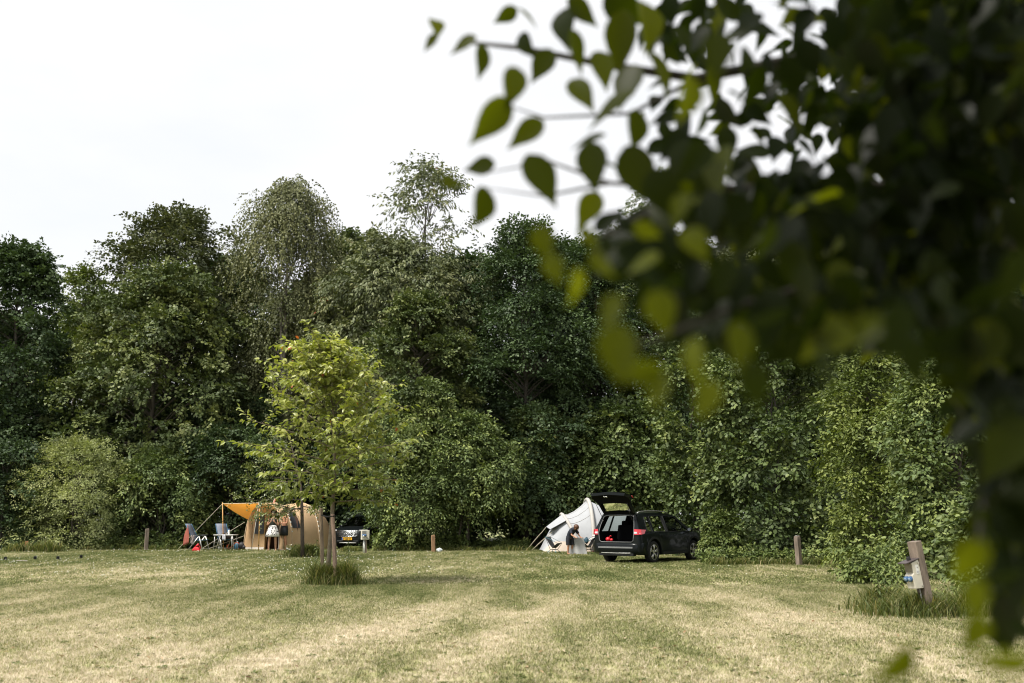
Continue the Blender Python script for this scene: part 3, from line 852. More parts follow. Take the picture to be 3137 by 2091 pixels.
# ---------------------------------------------------------------- young staked tree
def young_tree():
    base = gp(1003, 1790)
    root = thing('young_tree', 'young staked tree with bright yellow green leaves standing in the field', 'tree', base)
    rng = np.random.default_rng(71)
    sc_ = ppm(base.y)
    def loc(px, py, dy=0.0):
        p = at(px, py, base.y + dy)
        return Vector((p.x - base.x, dy, p.z))
    mb = MB()
    stem = [Vector((0, 0, -.05)), loc(1008, 1700), loc(1016, 1600), loc(1022, 1500, .02), loc(1026, 1400, 0), loc(1024, 1300, -.03), loc(1014, 1200, 0), loc(1008, 1130, .02), loc(1006, 1085, .02)]
    rs = [.058, .05, .046, .042, .034, .027, .02, .013, .006]
    mb.tube(stem, rs, 9)
    tips = []
    def sp(q):
        q = min(max(q, 0), len(stem) - 1.001)
        i = int(q)
        return stem[i].lerp(stem[i + 1], q - i)
    nb = 58
    for i in range(nb):
        q = 2.55 + 5.05 * ((i + .5) / nb) ** 0.9
        a = i * 2.4 + rng.normal() * .2
        p0 = sp(q)
        f = (q - 2.55) / 5.05
        rise = 0.0 + 1.05 * f + rng.uniform(-.12, .12)
        d = Vector((math.cos(a), math.sin(a) * 0.85, rise)).normalized()
        env = float(np.interp(f, [0, .22, .5, .78, 1], [1.40, 1.98, 1.70, 1.02, .30])) * rng.uniform(.74, 1.04)
        length = env / max(.35, math.hypot(d.x, d.y)) * (1.08 if math.cos(a) < 0 else .95)
        p1 = p0 + d * length * .5 + Vector((0, 0, .04))
        p2 = p0 + d * length + Vector((0, 0, -.06 + .10 * f))
        mb.tube([p0, p1, p2], [.017 * (1 - .5 * f), .010 * (1 - .4 * f), .003], 5, False)
        for k in range(9):
            u = (k + 1.2) / 10
            c = p0.lerp(p1, u * 2) if u < .5 else p1.lerp(p2, u * 2 - 1)
            e = c + Vector((rng.normal(), rng.normal(), rng.normal() * .6 + .15)).normalized() * length * .30 * rng.uniform(.6, 1.2)
            mb.tube([c, e], [.005, .002], 4, False)
            tips.append((c, e))
        tips.append((p1, p2))
    mb.build('trunk', mat('young_bark', (0.16, 0.13, 0.09), .8, var=.35, scale=12, bump=.4, bscale=40), root, True, fix=False)
    P, D, N_, T_ = [], [], [], []
    for c, e in tips:
        ax = (e - c).normalized()
        n = 15
        tn = rng.uniform()
        for k in range(n):
            u = rng.uniform(.05, 1.12)
            p = c.lerp(e, u)
            s_ = ax.cross(Vector((rng.normal() * .4, rng.normal() * .4, 1))).normalized() * (1 if k % 2 else -1)
            d = (ax * .6 + s_ * .8 + Vector((rng.normal() * .25, rng.normal() * .25, -.35 + rng.normal() * .25))).normalized()
            P.append(p + d * .03)
            D.append(d)
            N_.append(Vector((rng.normal() * .45, rng.normal() * .45 - .15, 1)))
            red = (u > .98 and rng.uniform() < .03)
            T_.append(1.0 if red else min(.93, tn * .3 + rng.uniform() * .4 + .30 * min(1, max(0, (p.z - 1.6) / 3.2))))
    P, D, N_, T_ = map(np.array, (P, D, N_, T_))
    sz = rng.uniform(.10, .155, len(P))
    order = rng.permutation(len(P))
    order = order[np.argsort(-(sz[order] - 0.02 * P[order, 1]), kind='stable')]
    big, rest = order[:280], order[280:]
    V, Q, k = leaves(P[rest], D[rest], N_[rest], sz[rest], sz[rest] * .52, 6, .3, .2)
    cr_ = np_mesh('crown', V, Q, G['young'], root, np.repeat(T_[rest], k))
    cr_['kind'] = 'stuff'
    # the largest leaves are pieces of their own; six shared leaf shapes
    shapes = []
    for j in range(12):
        V, Q, k = leaves(np.zeros((1, 3)), np.array([[1., 0, 0]]), np.array([[0, 0, 1.]]), .12, .064, 12, .28, .10 + .03 * j)
        tmp = np_mesh('leaf', V, Q, G['young'], None, np.full(k, .30 + .055 * j))
        shapes.append(tmp.data)
        bpy.data.objects.remove(tmp)
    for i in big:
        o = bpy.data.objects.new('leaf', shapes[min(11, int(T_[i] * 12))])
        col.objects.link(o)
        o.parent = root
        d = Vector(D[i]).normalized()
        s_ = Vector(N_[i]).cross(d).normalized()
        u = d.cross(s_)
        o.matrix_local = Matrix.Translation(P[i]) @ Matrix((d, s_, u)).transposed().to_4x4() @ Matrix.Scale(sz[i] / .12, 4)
    return root, base
YT, ybase = young_tree()
def round_post(name, label, base, top, r, m, cat='post', group=None, lichen=False):
    o = MB()
    rng_ = random.Random(label)
    pts = [Vector(base).lerp(Vector(top), q) + Vector((rng_.uniform(-.004, .004), rng_.uniform(-.004, .004), 0)) for q in (0, .12, .3, .5, .7, .88, .985, 1)]
    o.tube(pts, [r * 1.04, r, r * 1.02, r, r * .97, r * .97, r * .95, r * .86], 12)
    return tag(o.build(name, m, None, True), label, cat, group)
M_STAKE = mat('stake_wood', (0.20, 0.150, 0.105), 0.85, var=0.5, scale=16, bump=0.8, bscale=35, stretch=(1, 1, .2))
b = gp(990, 1780)
tp = at(984, 1556, b.y)
round_post('tree_stake', 'round wooden stake at the young tree, the shorter one with flat top', (b.x, b.y, -.1), (tp.x, b.y, tp.z), .042, M_STAKE, 'stake', 'stakes at the young tree')
b = gp(1030, 1793)
tp = at(1019, 1575, b.y)
round_post('tree_stake', 'thick reddish stake leaning against the young trunk', (b.x, b.y, -.1), (tp.x, b.y, tp.z), .045, mat('stake_wood_red', (0.235, 0.160, 0.120), 0.85, var=0.5, scale=16, bump=0.8, bscale=35, stretch=(1, 1, .2)), 'stake', 'stakes at the young tree')
mb = MB()
a0, a1 = at(984, 1577, b.y + .03), at(1018, 1581, b.y - .03)
mb.tube([a0, a0.lerp(a1, .5) + Vector((0, -.02, -.03)), a1, a1 + Vector((.06, -.02, .01)), a1 + Vector((.02, .07, 0)), a0.lerp(a1, .5) + Vector((0, .05, -.02)), a0], .014, 6)
tag(mb.build('tree_tie', mat('rubber_tie', (0.015, 0.015, 0.015), .8), None, True), 'black rubber strap tying the young tree to its stake', 'tie')

# nettle-like weeds beside the stakes
def weed(name, label, p, h, seed, m=G['weed'], n=34, L0=.085, group=None):
    rng = np.random.default_rng(seed)
    root = thing(name, label, 'plant', p, 0, group)
    mb = MB()
    top = Vector((rng.normal() * .06, rng.normal() * .06, h))
    mb.tube([(0, 0, -.02), top * .5 + Vector((.01, 0, 0)), top], [.007, .005, .002], 5, False)
    mb.build('stem', mat('weed_stem', (.10, .13, .05), .7), root, True, fix=False)
    t = np.linspace(.15, 1, n)
    a = np.arange(n) * 2.4
    P = np.stack([top.x * t, top.y * t, h * t], 1)
    D = np.stack([np.cos(a), np.sin(a), rng.normal(size=n) * .2 - .25], 1)
    N_ = np.stack([rng.normal(size=n) * .3, rng.normal(size=n) * .3, np.ones(n)], 1)
    sz = L0 * (1.15 - .6 * t) * rng.uniform(.8, 1.2, n) * 1.4
    V, Q, k = leaves(P, D, N_, sz, sz * .36, 12, .3, .35)
    np_mesh('foliage', V, Q, m, root, np.repeat(rng.uniform(.2, .9, n), k))
    return root
weed('nettle', 'dark nettle at the left side of the staked tree\'s grass tuft', gp(962, 1785), .95, 1)
weed('nettle', 'tall nettle at the right side of the staked tree\'s grass tuft', gp(1063, 1783), .92, 2)
for i, (px, py, h) in enumerate([(2722, 1872, .95), (2738, 1860, 1.12), (2700, 1875, .8), (2752, 1850, 1.0), (2728, 1842, 1.2), (2765, 1868, .85), (2712, 1850, 1.05), (2745, 1838, 1.25)]):
    weed('willowherb', 'leafy upright weed standing left of the leaning socket post', gp(px, py), h, 20 + i, n=46, L0=.085, group='weeds beside the leaning socket post')
for i, (px, py, h) in enumerate([(2905, 1862, .45), (2960, 1868, .4), (3010, 1865, .5), (3060, 1870, .45), (2930, 1850, .6), (3090, 1862, .6), (2885, 1872, .35), (2985, 1852, .55), (3035, 1850, .65), (3110, 1872, .4)]):
    weed('dock_weed', 'low broad leafed weed right of the leaning socket post', gp(px, py), h, 40 + i, n=22, L0=.11, group='weeds right of the leaning socket post')

# ---------------------------------------------------------------- small dark-trunked tree by the tent
def small_tree():
    base = gp(927, 1708)
    root = thing('small_tree', 'small tree with dark scaly trunk and spreading boughs before the brown tent', 'tree', base)
    rng = np.random.default_rng(81)
    def loc(px, py, dy=0.0):
        p = at(px, py, base.y + dy)
        return Vector((p.x - base.x, dy, p.z))
    mb = MB()
    mb.tube([Vector((0, 0, -.05)), loc(926, 1640), loc(925, 1560), loc(922, 1490), loc(905, 1420), loc(890, 1350)], [.075, .068, .06, .045, .03, .012], 9)
    boughs = [[(924, 1555, 0), (900, 1560, -.3), (862, 1570, -.6), (815, 1578, -.8), (785, 1572, -.9)], [(924, 1560, 0), (890, 1556, -.2), (845, 1545, -.4), (800, 1548, -.6)],
              [(922, 1530, 0), (860, 1530, -.3), (780, 1532, -.5), (700, 1512, -.6)], [(922, 1510, 0), (850, 1490, .2), (770, 1470, .2), (752, 1440, .3)],
              [(915, 1460, 0), (850, 1430, .2), (790, 1380, .2), (760, 1350, .2)], [(905, 1430, 0), (840, 1400, -.4), (800, 1420, -.6)], [(900, 1400, 0), (860, 1350, 0), (830, 1330, .2)],
              [(922, 1520, 0), (960, 1480, .3), (1000, 1450, .4)], [(918, 1470, 0), (960, 1420, .2), (980, 1380, .2)], [(924, 1550, 0), (960, 1556, -.3), (990, 1550, -.4)],
              [(922, 1505, 0), (830, 1500, -.8), (760, 1500, -1.0)], [(915, 1470, 0), (830, 1460, -.6), (770, 1410, -.7)]]
    O, U, T_ = [], [], []
    for bo in boughs:
        pts = [loc(*q) for q in bo]
        mb.tube(pts, [.026 - .022 * i / (len(pts) - 1) for i in range(len(pts))], 6, False)
        for i in range(len(pts) - 1):
            n = 12
            for k in range(n):
                q = (i + (k + rng.uniform()) / n) / (len(pts) - 1)
                if q < .22:
                    continue
                p = pts[i].lerp(pts[i + 1], (k + .5) / n)
                O.append(np.array(p) + rng.normal(size=3) * .06)
                u = (pts[i + 1] - pts[i]).normalized()
                U.append(nrm(np.array(u) * .5 + rng.normal(size=3) * .7))
                T_.append(rng.uniform())
    mb.build('trunk', mat('scaly_bark', (0.075, 0.058, 0.045), .9, var=.6, scale=14, bump=.9, bscale=40, stretch=(1, 1, .4)), root, True, fix=False)
    V, Q, tone, d, ln = sprays(rng, np.array(O), np.array(U), np.array(T_), .34, 12, .075, .055, kind=6, leafdroop=.3)
    np_mesh('crown', V, Q, G['haw'], root, tone)
    return root
small_tree()
# daisies in the long grass under it
dm, dc = mat('daisy_petal', (0.80, 0.80, 0.76), .7), mat('daisy_eye', (0.55, 0.38, 0.03), .7)
rng = random.Random(9)
d0 = None
for i in range(22):
    px, py = rng.uniform(868, 975), rng.uniform(1668, 1706)
    p = gp(px, 1700 + rng.uniform(-6, 8))
    z = at(px, py, p.y).z
    if d0 is None:
        d0 = thing('daisy', 'white daisy with yellow eye in the long grass under the small tree', 'flower', (0, 0, 0), 0, 'daisies under the small tree')
        mb = MB()
        for k in range(10):
            a = k * .628
            mb.add([(0, 0, 0), (.034 * math.cos(a - .22), .034 * math.sin(a - .22), .004), (.05 * math.cos(a), .05 * math.sin(a), 0), (.034 * math.cos(a + .22), .034 * math.sin(a + .22), .004)], [(0, 1, 2, 3)])
        mb.build('petals', dm, d0, fix=False)
        mb = MB()
        mb.ball((0, 0, .006), (.015, .015, .009), 6, 4)
        mb.build('eye', dc, d0)
        mb = MB()
        mb.tube([(0, 0, 0), (.01, .01, -.25), (.02, .0, -.6)], .004, 4, False)
        mb.build('stem', G['weed'], d0, fix=False)
        q = d0
    else:
        q = d0.copy()
        col.objects.link(q)
        for ch in d0.children:
            c = ch.copy()
            col.objects.link(c)
            c.parent = q
    q.location = (p.x, p.y, min(max(z, .3), .6))
    q.rotation_euler = (rng.uniform(.1, .6), rng.uniform(-.4, .4), rng.uniform(0, 6))

# ---------------------------------------------------------------- short posts
def square_post(name, label, base, h, wd, lean=(0, 0), rz=0.3, m=M_POST, group=None, cap=True):
    o = MB()
    x, y = base.x, base.y
    rings = []
    for q in (0, .2, .45, .7, .93, 1.0):
        c = Vector((x + lean[0] * q * h, y + lean[1] * q * h, -.1 + (h + .1) * q))
        w_ = wd / 2 * (1 if q < .99 else .90)
        rings.append([c + Matrix.Rotation(rz, 3, 'Z') @ Vector((a * w_, b_ * w_, (.012 * a if q == 1 else 0))) for a, b_ in ((-1, -1), (1, -1), (1, 1), (-1, 1))])
    o.loft(rings, True, True)
    ob = o.build(name, m, None, False, bevel=.008)
    return tag(ob, label, 'post', group)
SP_ = 'short wooden marker posts'
square_post('marker_post', 'weathered square wooden post left of the folding chairs', gp(447, 1685), .96, .155, (0, 0), .5, group=SP_)
square_post('marker_post', 'short leaning brown post beside the crumpled white bag', gp(1328, 1691), .72, .14, (-.04, 0), .35, mat('brown_post_wood', (0.27, 0.155, 0.085), .85, var=.4, scale=14, bump=.6, bscale=40, stretch=(1, 1, .15)), group=SP_)
square_post('marker_post', 'square wooden post with pale top before the big hazel bush', gp(2449, 1732), .88, .145, (-.035, 0), .6, group=SP_)
mb = MB()
p = gp(2449, 1732)
mb.box((p.x - .032, p.y - .0, .893), (.085, .085, .006), Euler((0, 0, .6)))
tag(mb.build('number_plate_cap', M_WHITE), 'small white number plate on top of the post before the hazel', 'plate')
square_post('stump_post', 'small rust brown stump half hidden in the tall grass at far corner', gp(78, 1687), .42, .13, (.06, 0), .2, mat('rust_wood', (0.36, 0.13, 0.06), .85, var=.4, scale=12), group=SP_)

# crumpled bag
rng = np.random.default_rng(4)
p = gp(1346, 1690)
me_o = MB().ball((p.x, p.y, .075), (.14, .10, .085), 12, 8)
me_o.v = [tuple(np.array(v) + rng.normal(size=3) * .014) for v in me_o.v]
tag(me_o.build('crumpled_bag', mat('pale_bag', (0.62, 0.66, 0.66), .45)), 'crumpled white plastic bag lying by the short brown post', 'bag')

# black boxes and the plank on the grass
bx = [(16, 1717, 'leftmost of the four small black boxes standing on the grass'), (107, 1715, 'second small black box from the left on the grass'), (177, 1715, 'third small black box from the left on the grass'), (248, 1711, 'rightmost of the four small black boxes on the grass')]
for i, (px, py, lab) in enumerate(bx):
    p = gp(px, py)
    root = thing('black_box', lab, 'box', (p.x, p.y, 0), .15 * i, 'small black boxes on the grass')
    mb = MB()
    mb.box((0, 0, .065), (.10, .05, .13), None)
    mb.build('housing', M_BLACK, root, bevel=.006)
    mb = MB()
    mb.box((0, -.028, .07), (.084, .006, .105))
    mb.build('front_face', mat('dark_lens', (0.01, 0.01, 0.012), .15), root)
    mb = MB()
    mb.tube([(0, 0, 0), (0, 0, -.1)], .008, 6)
    mb.build('ground_spike', M_BLACK, root)
p = gp(67, 1720)
mb = MB()
mb.box((p.x, p.y, .022), (.36, .06, .04), Euler((0, 0, .05)))
tag(mb.build('wood_plank', mat('grey_plank', (0.42, 0.38, 0.33), .8, var=.25), bevel=.004), 'short pale grey plank lying flat between the black boxes', 'plank')

# ---------------------------------------------------------------- socket pedestals
M_SOCK = mat('blue_socket', (0.045, 0.12, 0.27), .45)
M_BOX = mat('socket_box_cream', (0.60, 0.56, 0.47), .5, var=.10, scale=5)
def pedestal_near():
    p = gp(2848, 1890)
    lean = Matrix.Rotation(-.155, 3, 'Y')
    root = thing('socket_post', 'leaning wooden post carrying the large cream power socket box', 'pedestal', (p.x, p.y, 0), 0)
    e = root.rotation_euler
    root.rotation_euler = Euler((.03, -.15, .0))
    mb = MB()
    rz = Matrix.Rotation(.42, 3, 'Z')
    rings = []
    for q in (-.12, .15, .4, .7, 1.0, 1.085, 1.09):
        w_ = .07 if q < 1.088 else .066
        rings.append([rz @ Vector((a * w_ * .85, b_ * w_ * 1.15, 0)) + Vector((0, 0, q)) for a, b_ in ((-1, -1), (1, -1), (1, 1), (-1, 1))])
    mb.loft(rings, True, True)
    mb.build('post', M_POST, root, bevel=.006)
    bxm = rz.to_4x4() @ Matrix.Translation((-.150, 0, .62)) @ Matrix.Diagonal((.86, .86, .95, 1))
    def put(o, T_=Matrix.Identity(4)):
        o.matrix_local = bxm @ T_
        return o
    # sloped housing: side profile in x (outwards = -x), extruded along y
    mb = MB()
    prof = [(.10, -.20), (-.085, -.185), (-.10, .02), (-.06, .045), (-.065, .20), (.10, .23)]
    n = len(prof)
    mb.prism([(x, -.085, z) for x, z in prof], (0, 1, 0), .17)
    box = put(mb.build('housing', M_BOX, root, bevel=.008))
    mb = MB()
    mb.box((-.072, 0, .125), (.012, .15, .13))
    put(mb.build('window_flap', mat('smoked_flap', (0.20, 0.18, 0.14), .25), root, bevel=.003))
    mb = MB()
    mb.prism([(.115, -.10, .238), (-.20, -.10, .205), (-.20, -.10, .217), (.115, -.10, .252)], (0, 1, 0), .20)
    put(mb.build('roof', mat('dark_lid', (0.07, 0.055, 0.055), .5), root, bevel=.002))
    mb = MB()
    mb.box((-.03, 0, .262), (.055, .05, .05))
    put(mb.build('lid_handle', M_BLACK, root, bevel=.004))
    mb = MB()
    mb.box((.03, -.0885, .09), (.062, .004, .13))
    st_ = put(mb.build('sticker', M_WHITE, root))
    mb = MB()
    mb.box((.035, -.0915, .12), (.018, .003, .016))
    mb.box((.03, -.0915, .065), (.045, .003, .004))
    mb.box((.03, -.0915, .05), (.045, .003, .004))
    put(mb.build('sticker_print', mat('grey_print', (.25, .2, .22), .7), root))
    for z, yy in ((.21 - .03, -.088), (-.16, -.088)):
        mb = MB()
        mb.lathe((.075, yy, z), [(.018, 0), (.018, -.005), (.010, -.006)], 'Y', 14)
        put(mb.build('screw_cap', mat('box_screw', (.42, .39, .33), .5), root))
    for yy in (-.042, .042):
        mb = MB()
        mb.lathe((0, 0, 0), [(.034, .0), (.036, -.02), (.036, -.035), (.043, -.04), (.043, -.052), (.02, -.056)], 'X', 16)
        so = put(mb.build('socket', M_SOCK, root, True), Matrix.Translation((-.09, yy, -.025)) @ Matrix.Rotation(-.25, 4, 'Y'))
        mb = MB()
        mb.lathe((0, 0, 0), [(.030, -.0565), (.028, -.062), (.01, -.064)], 'X', 14)
        c = mb.build('socket_lid', mat('pale_blue_lid', (.22, .32, .44), .4), so, True)
    mb = MB()
    mb.tube([(-.09, -.055, -.02), (-.092, -.055, .12), (-.088, -.055, .16)], [.022, .022, .018], 10)
    mb.tube([(-.075, -.035, .16), (-.07, -.03, .42)], .010, 8)
    mb.build('cable_pipe', mat('grey_pipe', (.50, .49, .45), .5), root, True)
    return root
pedestal_near()
def pedestal_far():
    p = gp(1117, 1695)
    root = thing('socket_pedestal', 'small cream power socket box on a thin post before the far black car', 'pedestal', (p.x, p.y, 0), .35)
    for x, m, nm, r_ in ((-.065, M_WHITE, 'cable_pipe', .018), (-.015, M_WHITE, 'cable_pipe', .018)):
        mb = MB()
        mb.tube([(x, -.035, -.05), (x, -.035, .56)], r_, 8)
        mb.build(nm, m, root, True)
    mb = MB()
    mb.box((.045, 0, .27), (.075, .06, .66))
    mb.build('post', M_POST, root, bevel=.006)
    mb = MB()
    mb.prism([(-.16, -.11, .555), (.16, -.11, .555), (.16, -.11, .94), (-.16, -.11, .94)], (0, 1, 0), .2)
    mb.build('housing', M_BOX, root, bevel=.012)
    mb = MB()
    mb.box((-.06, -.113, .855), (.17, .006, .12))
    mb.build('window_flap', mat('grey_flap', (.24, .23, .20), .3), root)
    for x in (-.11, -.02):
        mb = MB()
        mb.lathe((x, -.11, .735), [(.042, 0), (.042, -.05), (.05, -.055), (.05, -.07), (.02, -.078)], 'Y', 14)
        mb.build('socket', M_SOCK, root, True)
    mb = MB()
    mb.lathe((-.11, -.19, .70), [(.034, 0), (.032, -.05), (.014, -.07)], 'Y', 12)
    mb.build('white_plug', M_WHITE, root, True)
    mb = MB()
    mb.tube([(-.02, -.185, .70), (.06, -.17, .63), (.15, -.12, .57), (.17, -.05, .35), (.18, .0, .02)], .009, 6)
    mb.build('cable', M_BLACK, root, True)
    return root
pedestal_far()

# ---------------------------------------------------------------- cars
M_PAINT = mat('black_car_paint', (0.006, 0.008, 0.009), 0.28, 0.0, var=.05, spec=.12, coat=.18)
M_TRIM = mat('dark_grey_trim', (0.014, 0.015, 0.016), .6, var=.08, spec=.3)
M_TYRE = mat('tyre_rubber', (0.014, 0.014, 0.014), .85, var=.2, bump=.4, bscale=50)
M_RIM = mat('alloy_rim', (0.60, 0.58, 0.54), .3, .85, var=.06)
M_INT = mat('dark_interior', (0.005, 0.005, 0.006), .9, var=.2, spec=.1)
M_CHROME = mat('chrome_trim', (0.70, 0.71, 0.72), .16, 1.0, var=.03)
M_GLASS = glass('car_glass')
M_TAIL = mat('tail_lamp_red', (0.62, 0.012, 0.03), .12, var=.06, coat=1.0)
M_LAMP = mat('clear_lamp', (0.66, 0.66, 0.68), .1, .4, var=.1)
M_PLATE = mat('yellow_plate', (0.80, 0.42, 0.01), .5, var=.02)

def stroke_text(txt, x0, z0, h, gap, y, r_, mb):
    """plain block lettering from bars, drawn in the x-z plane"""
    S = {'N': [((0, 0), (0, 1)), ((0, 1), (.6, 0)), ((.6, 0), (.6, 1))], '-': [((.05, .5), (.35, .5))], '0': [((0, 0), (0, 1)), ((0, 1), (.6, 1)), ((.6, 1), (.6, 0)), ((.6, 0), (0, 0))],
         '6': [((.6, 1), (0, 1)), ((0, 1), (0, 0)), ((0, 0), (.6, 0)), ((.6, 0), (.6, .5)), ((.6, .5), (0, .5))], '8': [((0, 0), (0, 1)), ((0, 1), (.6, 1)), ((.6, 1), (.6, 0)), ((.6, 0), (0, 0)), ((0, .5), (.6, .5))],
         'T': [((0, 1), (.6, 1)), ((.3, 1), (.3, 0))]}
    x = x0
    for ch in txt:
        for (a, b), (c, d) in S[ch]:
            p, q = Vector((x + a * h, y, z0 + b * h)), Vector((x + c * h, y, z0 + d * h))
            dv = (q - p)
            ang = math.atan2(dv.z, dv.x)
            mb.box((p + q) / 2, (dv.length + r_, .003, r_), Euler((0, -ang, 0)))
        x += (h * .6 if ch != '-' else h * .4) + gap
    return x

def suv(name, label, loc, heading, gate_open, front):
    root = thing(name, label, 'car', loc, heading)
    RW = .345
    xs = sorted(set([-.87, -.85, -.80, -.70, -.6, -.5] + [round(.43 * math.cos(a), 4) for a in np.linspace(0, math.pi, 11)] + [round(2.64 + .43 * math.cos(a), 4) for a in np.linspace(0, math.pi, 11)] + [.6, .9, 1.3, 1.7, 2.05, 2.35, 2.42, 3.12, 3.25, 3.38, 3.47, 3.52]))
    def wid(x):
        return float(np.interp(x, [-.87, -.85, -.80, -.70, -.4, 0, 2.6, 3.0, 3.25, 3.40, 3.48, 3.52], [.79, .845, .885, .90, .915, .92, .92, .91, .87, .80, .70, .60]))
    def ztop(x):
        return float(np.interp(x, [-.87, -.8, 0, 1.5, 2.35, 2.6, 3.1, 3.3, 3.45, 3.52], [.97, 1.0, 1.0, .985, 1.0, 1.01, .945, .89, .79, .70]))
    def zbot(x):
        z = float(np.interp(x, [-.87, -.75, -.4, 2.9, 3.3, 3.52], [.36, .27, .25, .25, .27, .38]))
        for xw in (0, 2.64):
            if abs(x - xw) < .43:
                z = max(z, RW + math.sqrt(.43 ** 2 - (x - xw) ** 2))
        return z
    rings = []
    for x in xs:
        w_, zt, zb = wid(x), ztop(x), zbot(x)
        zf = .27 if x > -.8 else .36
        if x > 2.38:
            tp_ = [(w_ * .72, zt + .025), (w_ * .4, zt + .045), (0, zt + .05)]
            tp_ = [(y, z) for y, z in tp_]
        else:
            inn = min(.66, w_ * .84) if x < -.55 else .80
            tp_ = [(inn, zt), (inn - .02, .66), (0, .66)]
        half = [(0, zf), (.60, zf), (.60, zb), (w_ - .025, zb), (w_, zb + .03), (w_ * 1.0, zb + (zt - zb) * .40), (w_ * .985, zb + (zt - zb) * .66), (w_ * .985, zt - .16 if zt - .16 > zb + (zt - zb) * .66 else zb + (zt - zb) * .75), (w_ * .955, zt - .03), (w_ * .93, zt)] + tp_
        ring = [Vector((x, y, z)) for y, z in half] + [Vector((x, -y, z)) for y, z in reversed(half[1:-1])]
        rings.append(ring)
    mb = MB().loft(rings, True, True)
    body = mb.build('body', M_PAINT, root, True)
    body.data.polygons.foreach_set('use_smooth', [len(p.vertices) == 4 for p in body.data.polygons])
    es = body.modifiers.new('edges', 'EDGE_SPLIT')
    es.split_angle = R(38)
    # greenhouse side mapping
    def ys(z):
        return .862 - .235 * max(0, min(1, (z - .99) / .56)) ** 1.1
    def side(pts, s, off=0.0):
        return [Vector((x, s * (ys(z) + off), z)) for x, z in pts]
    roofc = [(-.66, 1.545), (-.3, 1.575), (.2, 1.595), (.8, 1.60), (1.3, 1.575), (1.62, 1.535), (1.80, 1.49)]
    for s in (-1, 1):
        nrm_ = (0, s, 0)
        mb = MB()
        mb.prism(side([(-.855, .985), (-.44, .985), (-.37, 1.06), (-.28, 1.42), (-.26, 1.47), (-.64, 1.50)], s, -.02), nrm_, .025)
        mb.build('rear_pillar', M_PAINT, root)
        mb = MB()
        mb.prism(side([(-.03, .985), (.06, .985), (.05, 1.49), (-.03, 1.48)], s, -.02), nrm_, .022)
        mb.build('middle_pillar', M_PAINT, root)
        mb = MB()
        mb.prism(side([(.86, .985), (1.0, .985), (.95, 1.50), (.82, 1.50)], s, -.02), nrm_, .022)
        mb.build('middle_pillar', M_BLACK, root)
        mb = MB()
        mb.prism(side([(2.36, .985), (2.62, .985), (1.80, 1.50), (1.66, 1.485)], s, -.02), nrm_, .025)
        mb.build('windscreen_pillar', M_PAINT, root)
        mb = MB()
        lo = [(-.62, 1.455), (-.26, 1.47), (.05, 1.49), (.9, 1.505), (1.4, 1.50), (1.70, 1.47)]
        hi = [(1.80, 1.50), (1.55, 1.55), (.9, 1.598), (.05, 1.592), (-.3, 1.578), (-.66, 1.548)]
        mb.prism(side(lo + hi, s, -.012), nrm_, .016)
        mb.build('roof_frame', M_PAINT, root)
        for nm, pts in (('quarter_window', [(-.43, .995), (-.04, .995), (-.04, 1.475), (-.24, 1.465), (-.29, 1.42), (-.36, 1.07)]), ('rear_door_window', [(.065, .99), (.855, .99), (.82, 1.498), (.055, 1.488)]), ('front_door_window', [(1.0, .99), (2.35, .99), (1.66, 1.478), (.955, 1.50)])):
            mb = MB()
            mb.add(side(pts, s, -.012), [tuple(range(len(pts)))])
            mb.build(nm, M_GLASS, root)
            if s < 0 or not gate_open:
                mb = MB()
                pp = side(pts, s, .006)
                mb.tube(pp + [pp[0]], .009, 5)
                mb.build('window_seal', M_TRIM, root, True)
        mb = MB()
        mb.tube([(-.55, s * .60, 1.575), (-.42, s * .605, 1.625), (0, s * .60, 1.65), (.7, s * .60, 1.655), (1.2, s * .605, 1.63), (1.42, s * .61, 1.575)], .017, 8)
        mb.build('roof_rail', M_TRIM if not gate_open else mat('satin_rail', (.30, .30, .30), .35, .6), root, True)
        # mirror
        mb = MB()
        mb.ball((2.22, s * 1.0, 1.04), (.07, .11, .075), 12, 8)
        mi = mb.build('mirror', M_PAINT, root, True)
        mb = MB()
        mb.box((2.24, s * .89, 1.0), (.07, .12, .03))
        mb.build('mirror_arm', M_BLACK, mi)
        mb = MB()
        mb.lathe((2.16, s * 1.0, 1.04), [(.06, 0), (.055, -.012)], 'X', 12)
        mb.build('mirror_glass', mat('mirror_face', (.7, .75, .78), .05, 1.0), mi)
        for hx in (.42, 1.38):
            mb = MB()
            mb.tube([(hx - .09, s * .918, .87), (hx - .07, s * .945, .875), (hx + .07, s * .945, .872), (hx + .09, s * .918, .868)], .013, 6)
            mb.build('door_handle', M_PAINT, root, True)
        for x0 in (-.03, .93, 2.05):
            mb = MB()
            yq = wid(x0)
            zs = [.30 if x0 > .2 else .80, .62 if x0 > .2 else .88, .80 if x0 > .2 else .93, .96]
            mb.tube([(x0, s * (yq * .989), zs[2]), (x0, s * (yq * .962), zs[3])], .004, 4)
            mb.build('door_seam', M_BLACK, root)
        # cladding: sill and arch mouldings
        for xw in (0, 2.64):
            mb = MB()
            aa = np.linspace(.12, math.pi - .12, 15)
            inner = [Vector((xw + .425 * math.cos(a), s * (wid(xw) + .004), RW + .425 * math.sin(a))) for a in aa]
            outer = [Vector((xw + .50 * math.cos(a), s * (wid(xw) + .002), RW + .495 * math.sin(a))) for a in aa]
            vs = inner + outer
            mb.add(vs, [(i, i + 1, 16 + i, 15 + i) for i in range(14)])
            o = mb.build('arch_moulding', M_TRIM, root)
            so = o.modifiers.new('thick', 'SOLIDIFY')
            so.thickness = .012
            so.offset = 0
            # wheel
            wr = thing_part('wheel', root, (xw, s * .795, RW))
            build_wheel(wr, s, RW)
        mb = MB()
        mb.box((1.32, s * .905, .30), (1.62, .05, .10))
        mb.build('sill_cladding', M_TRIM, root, bevel=.015)
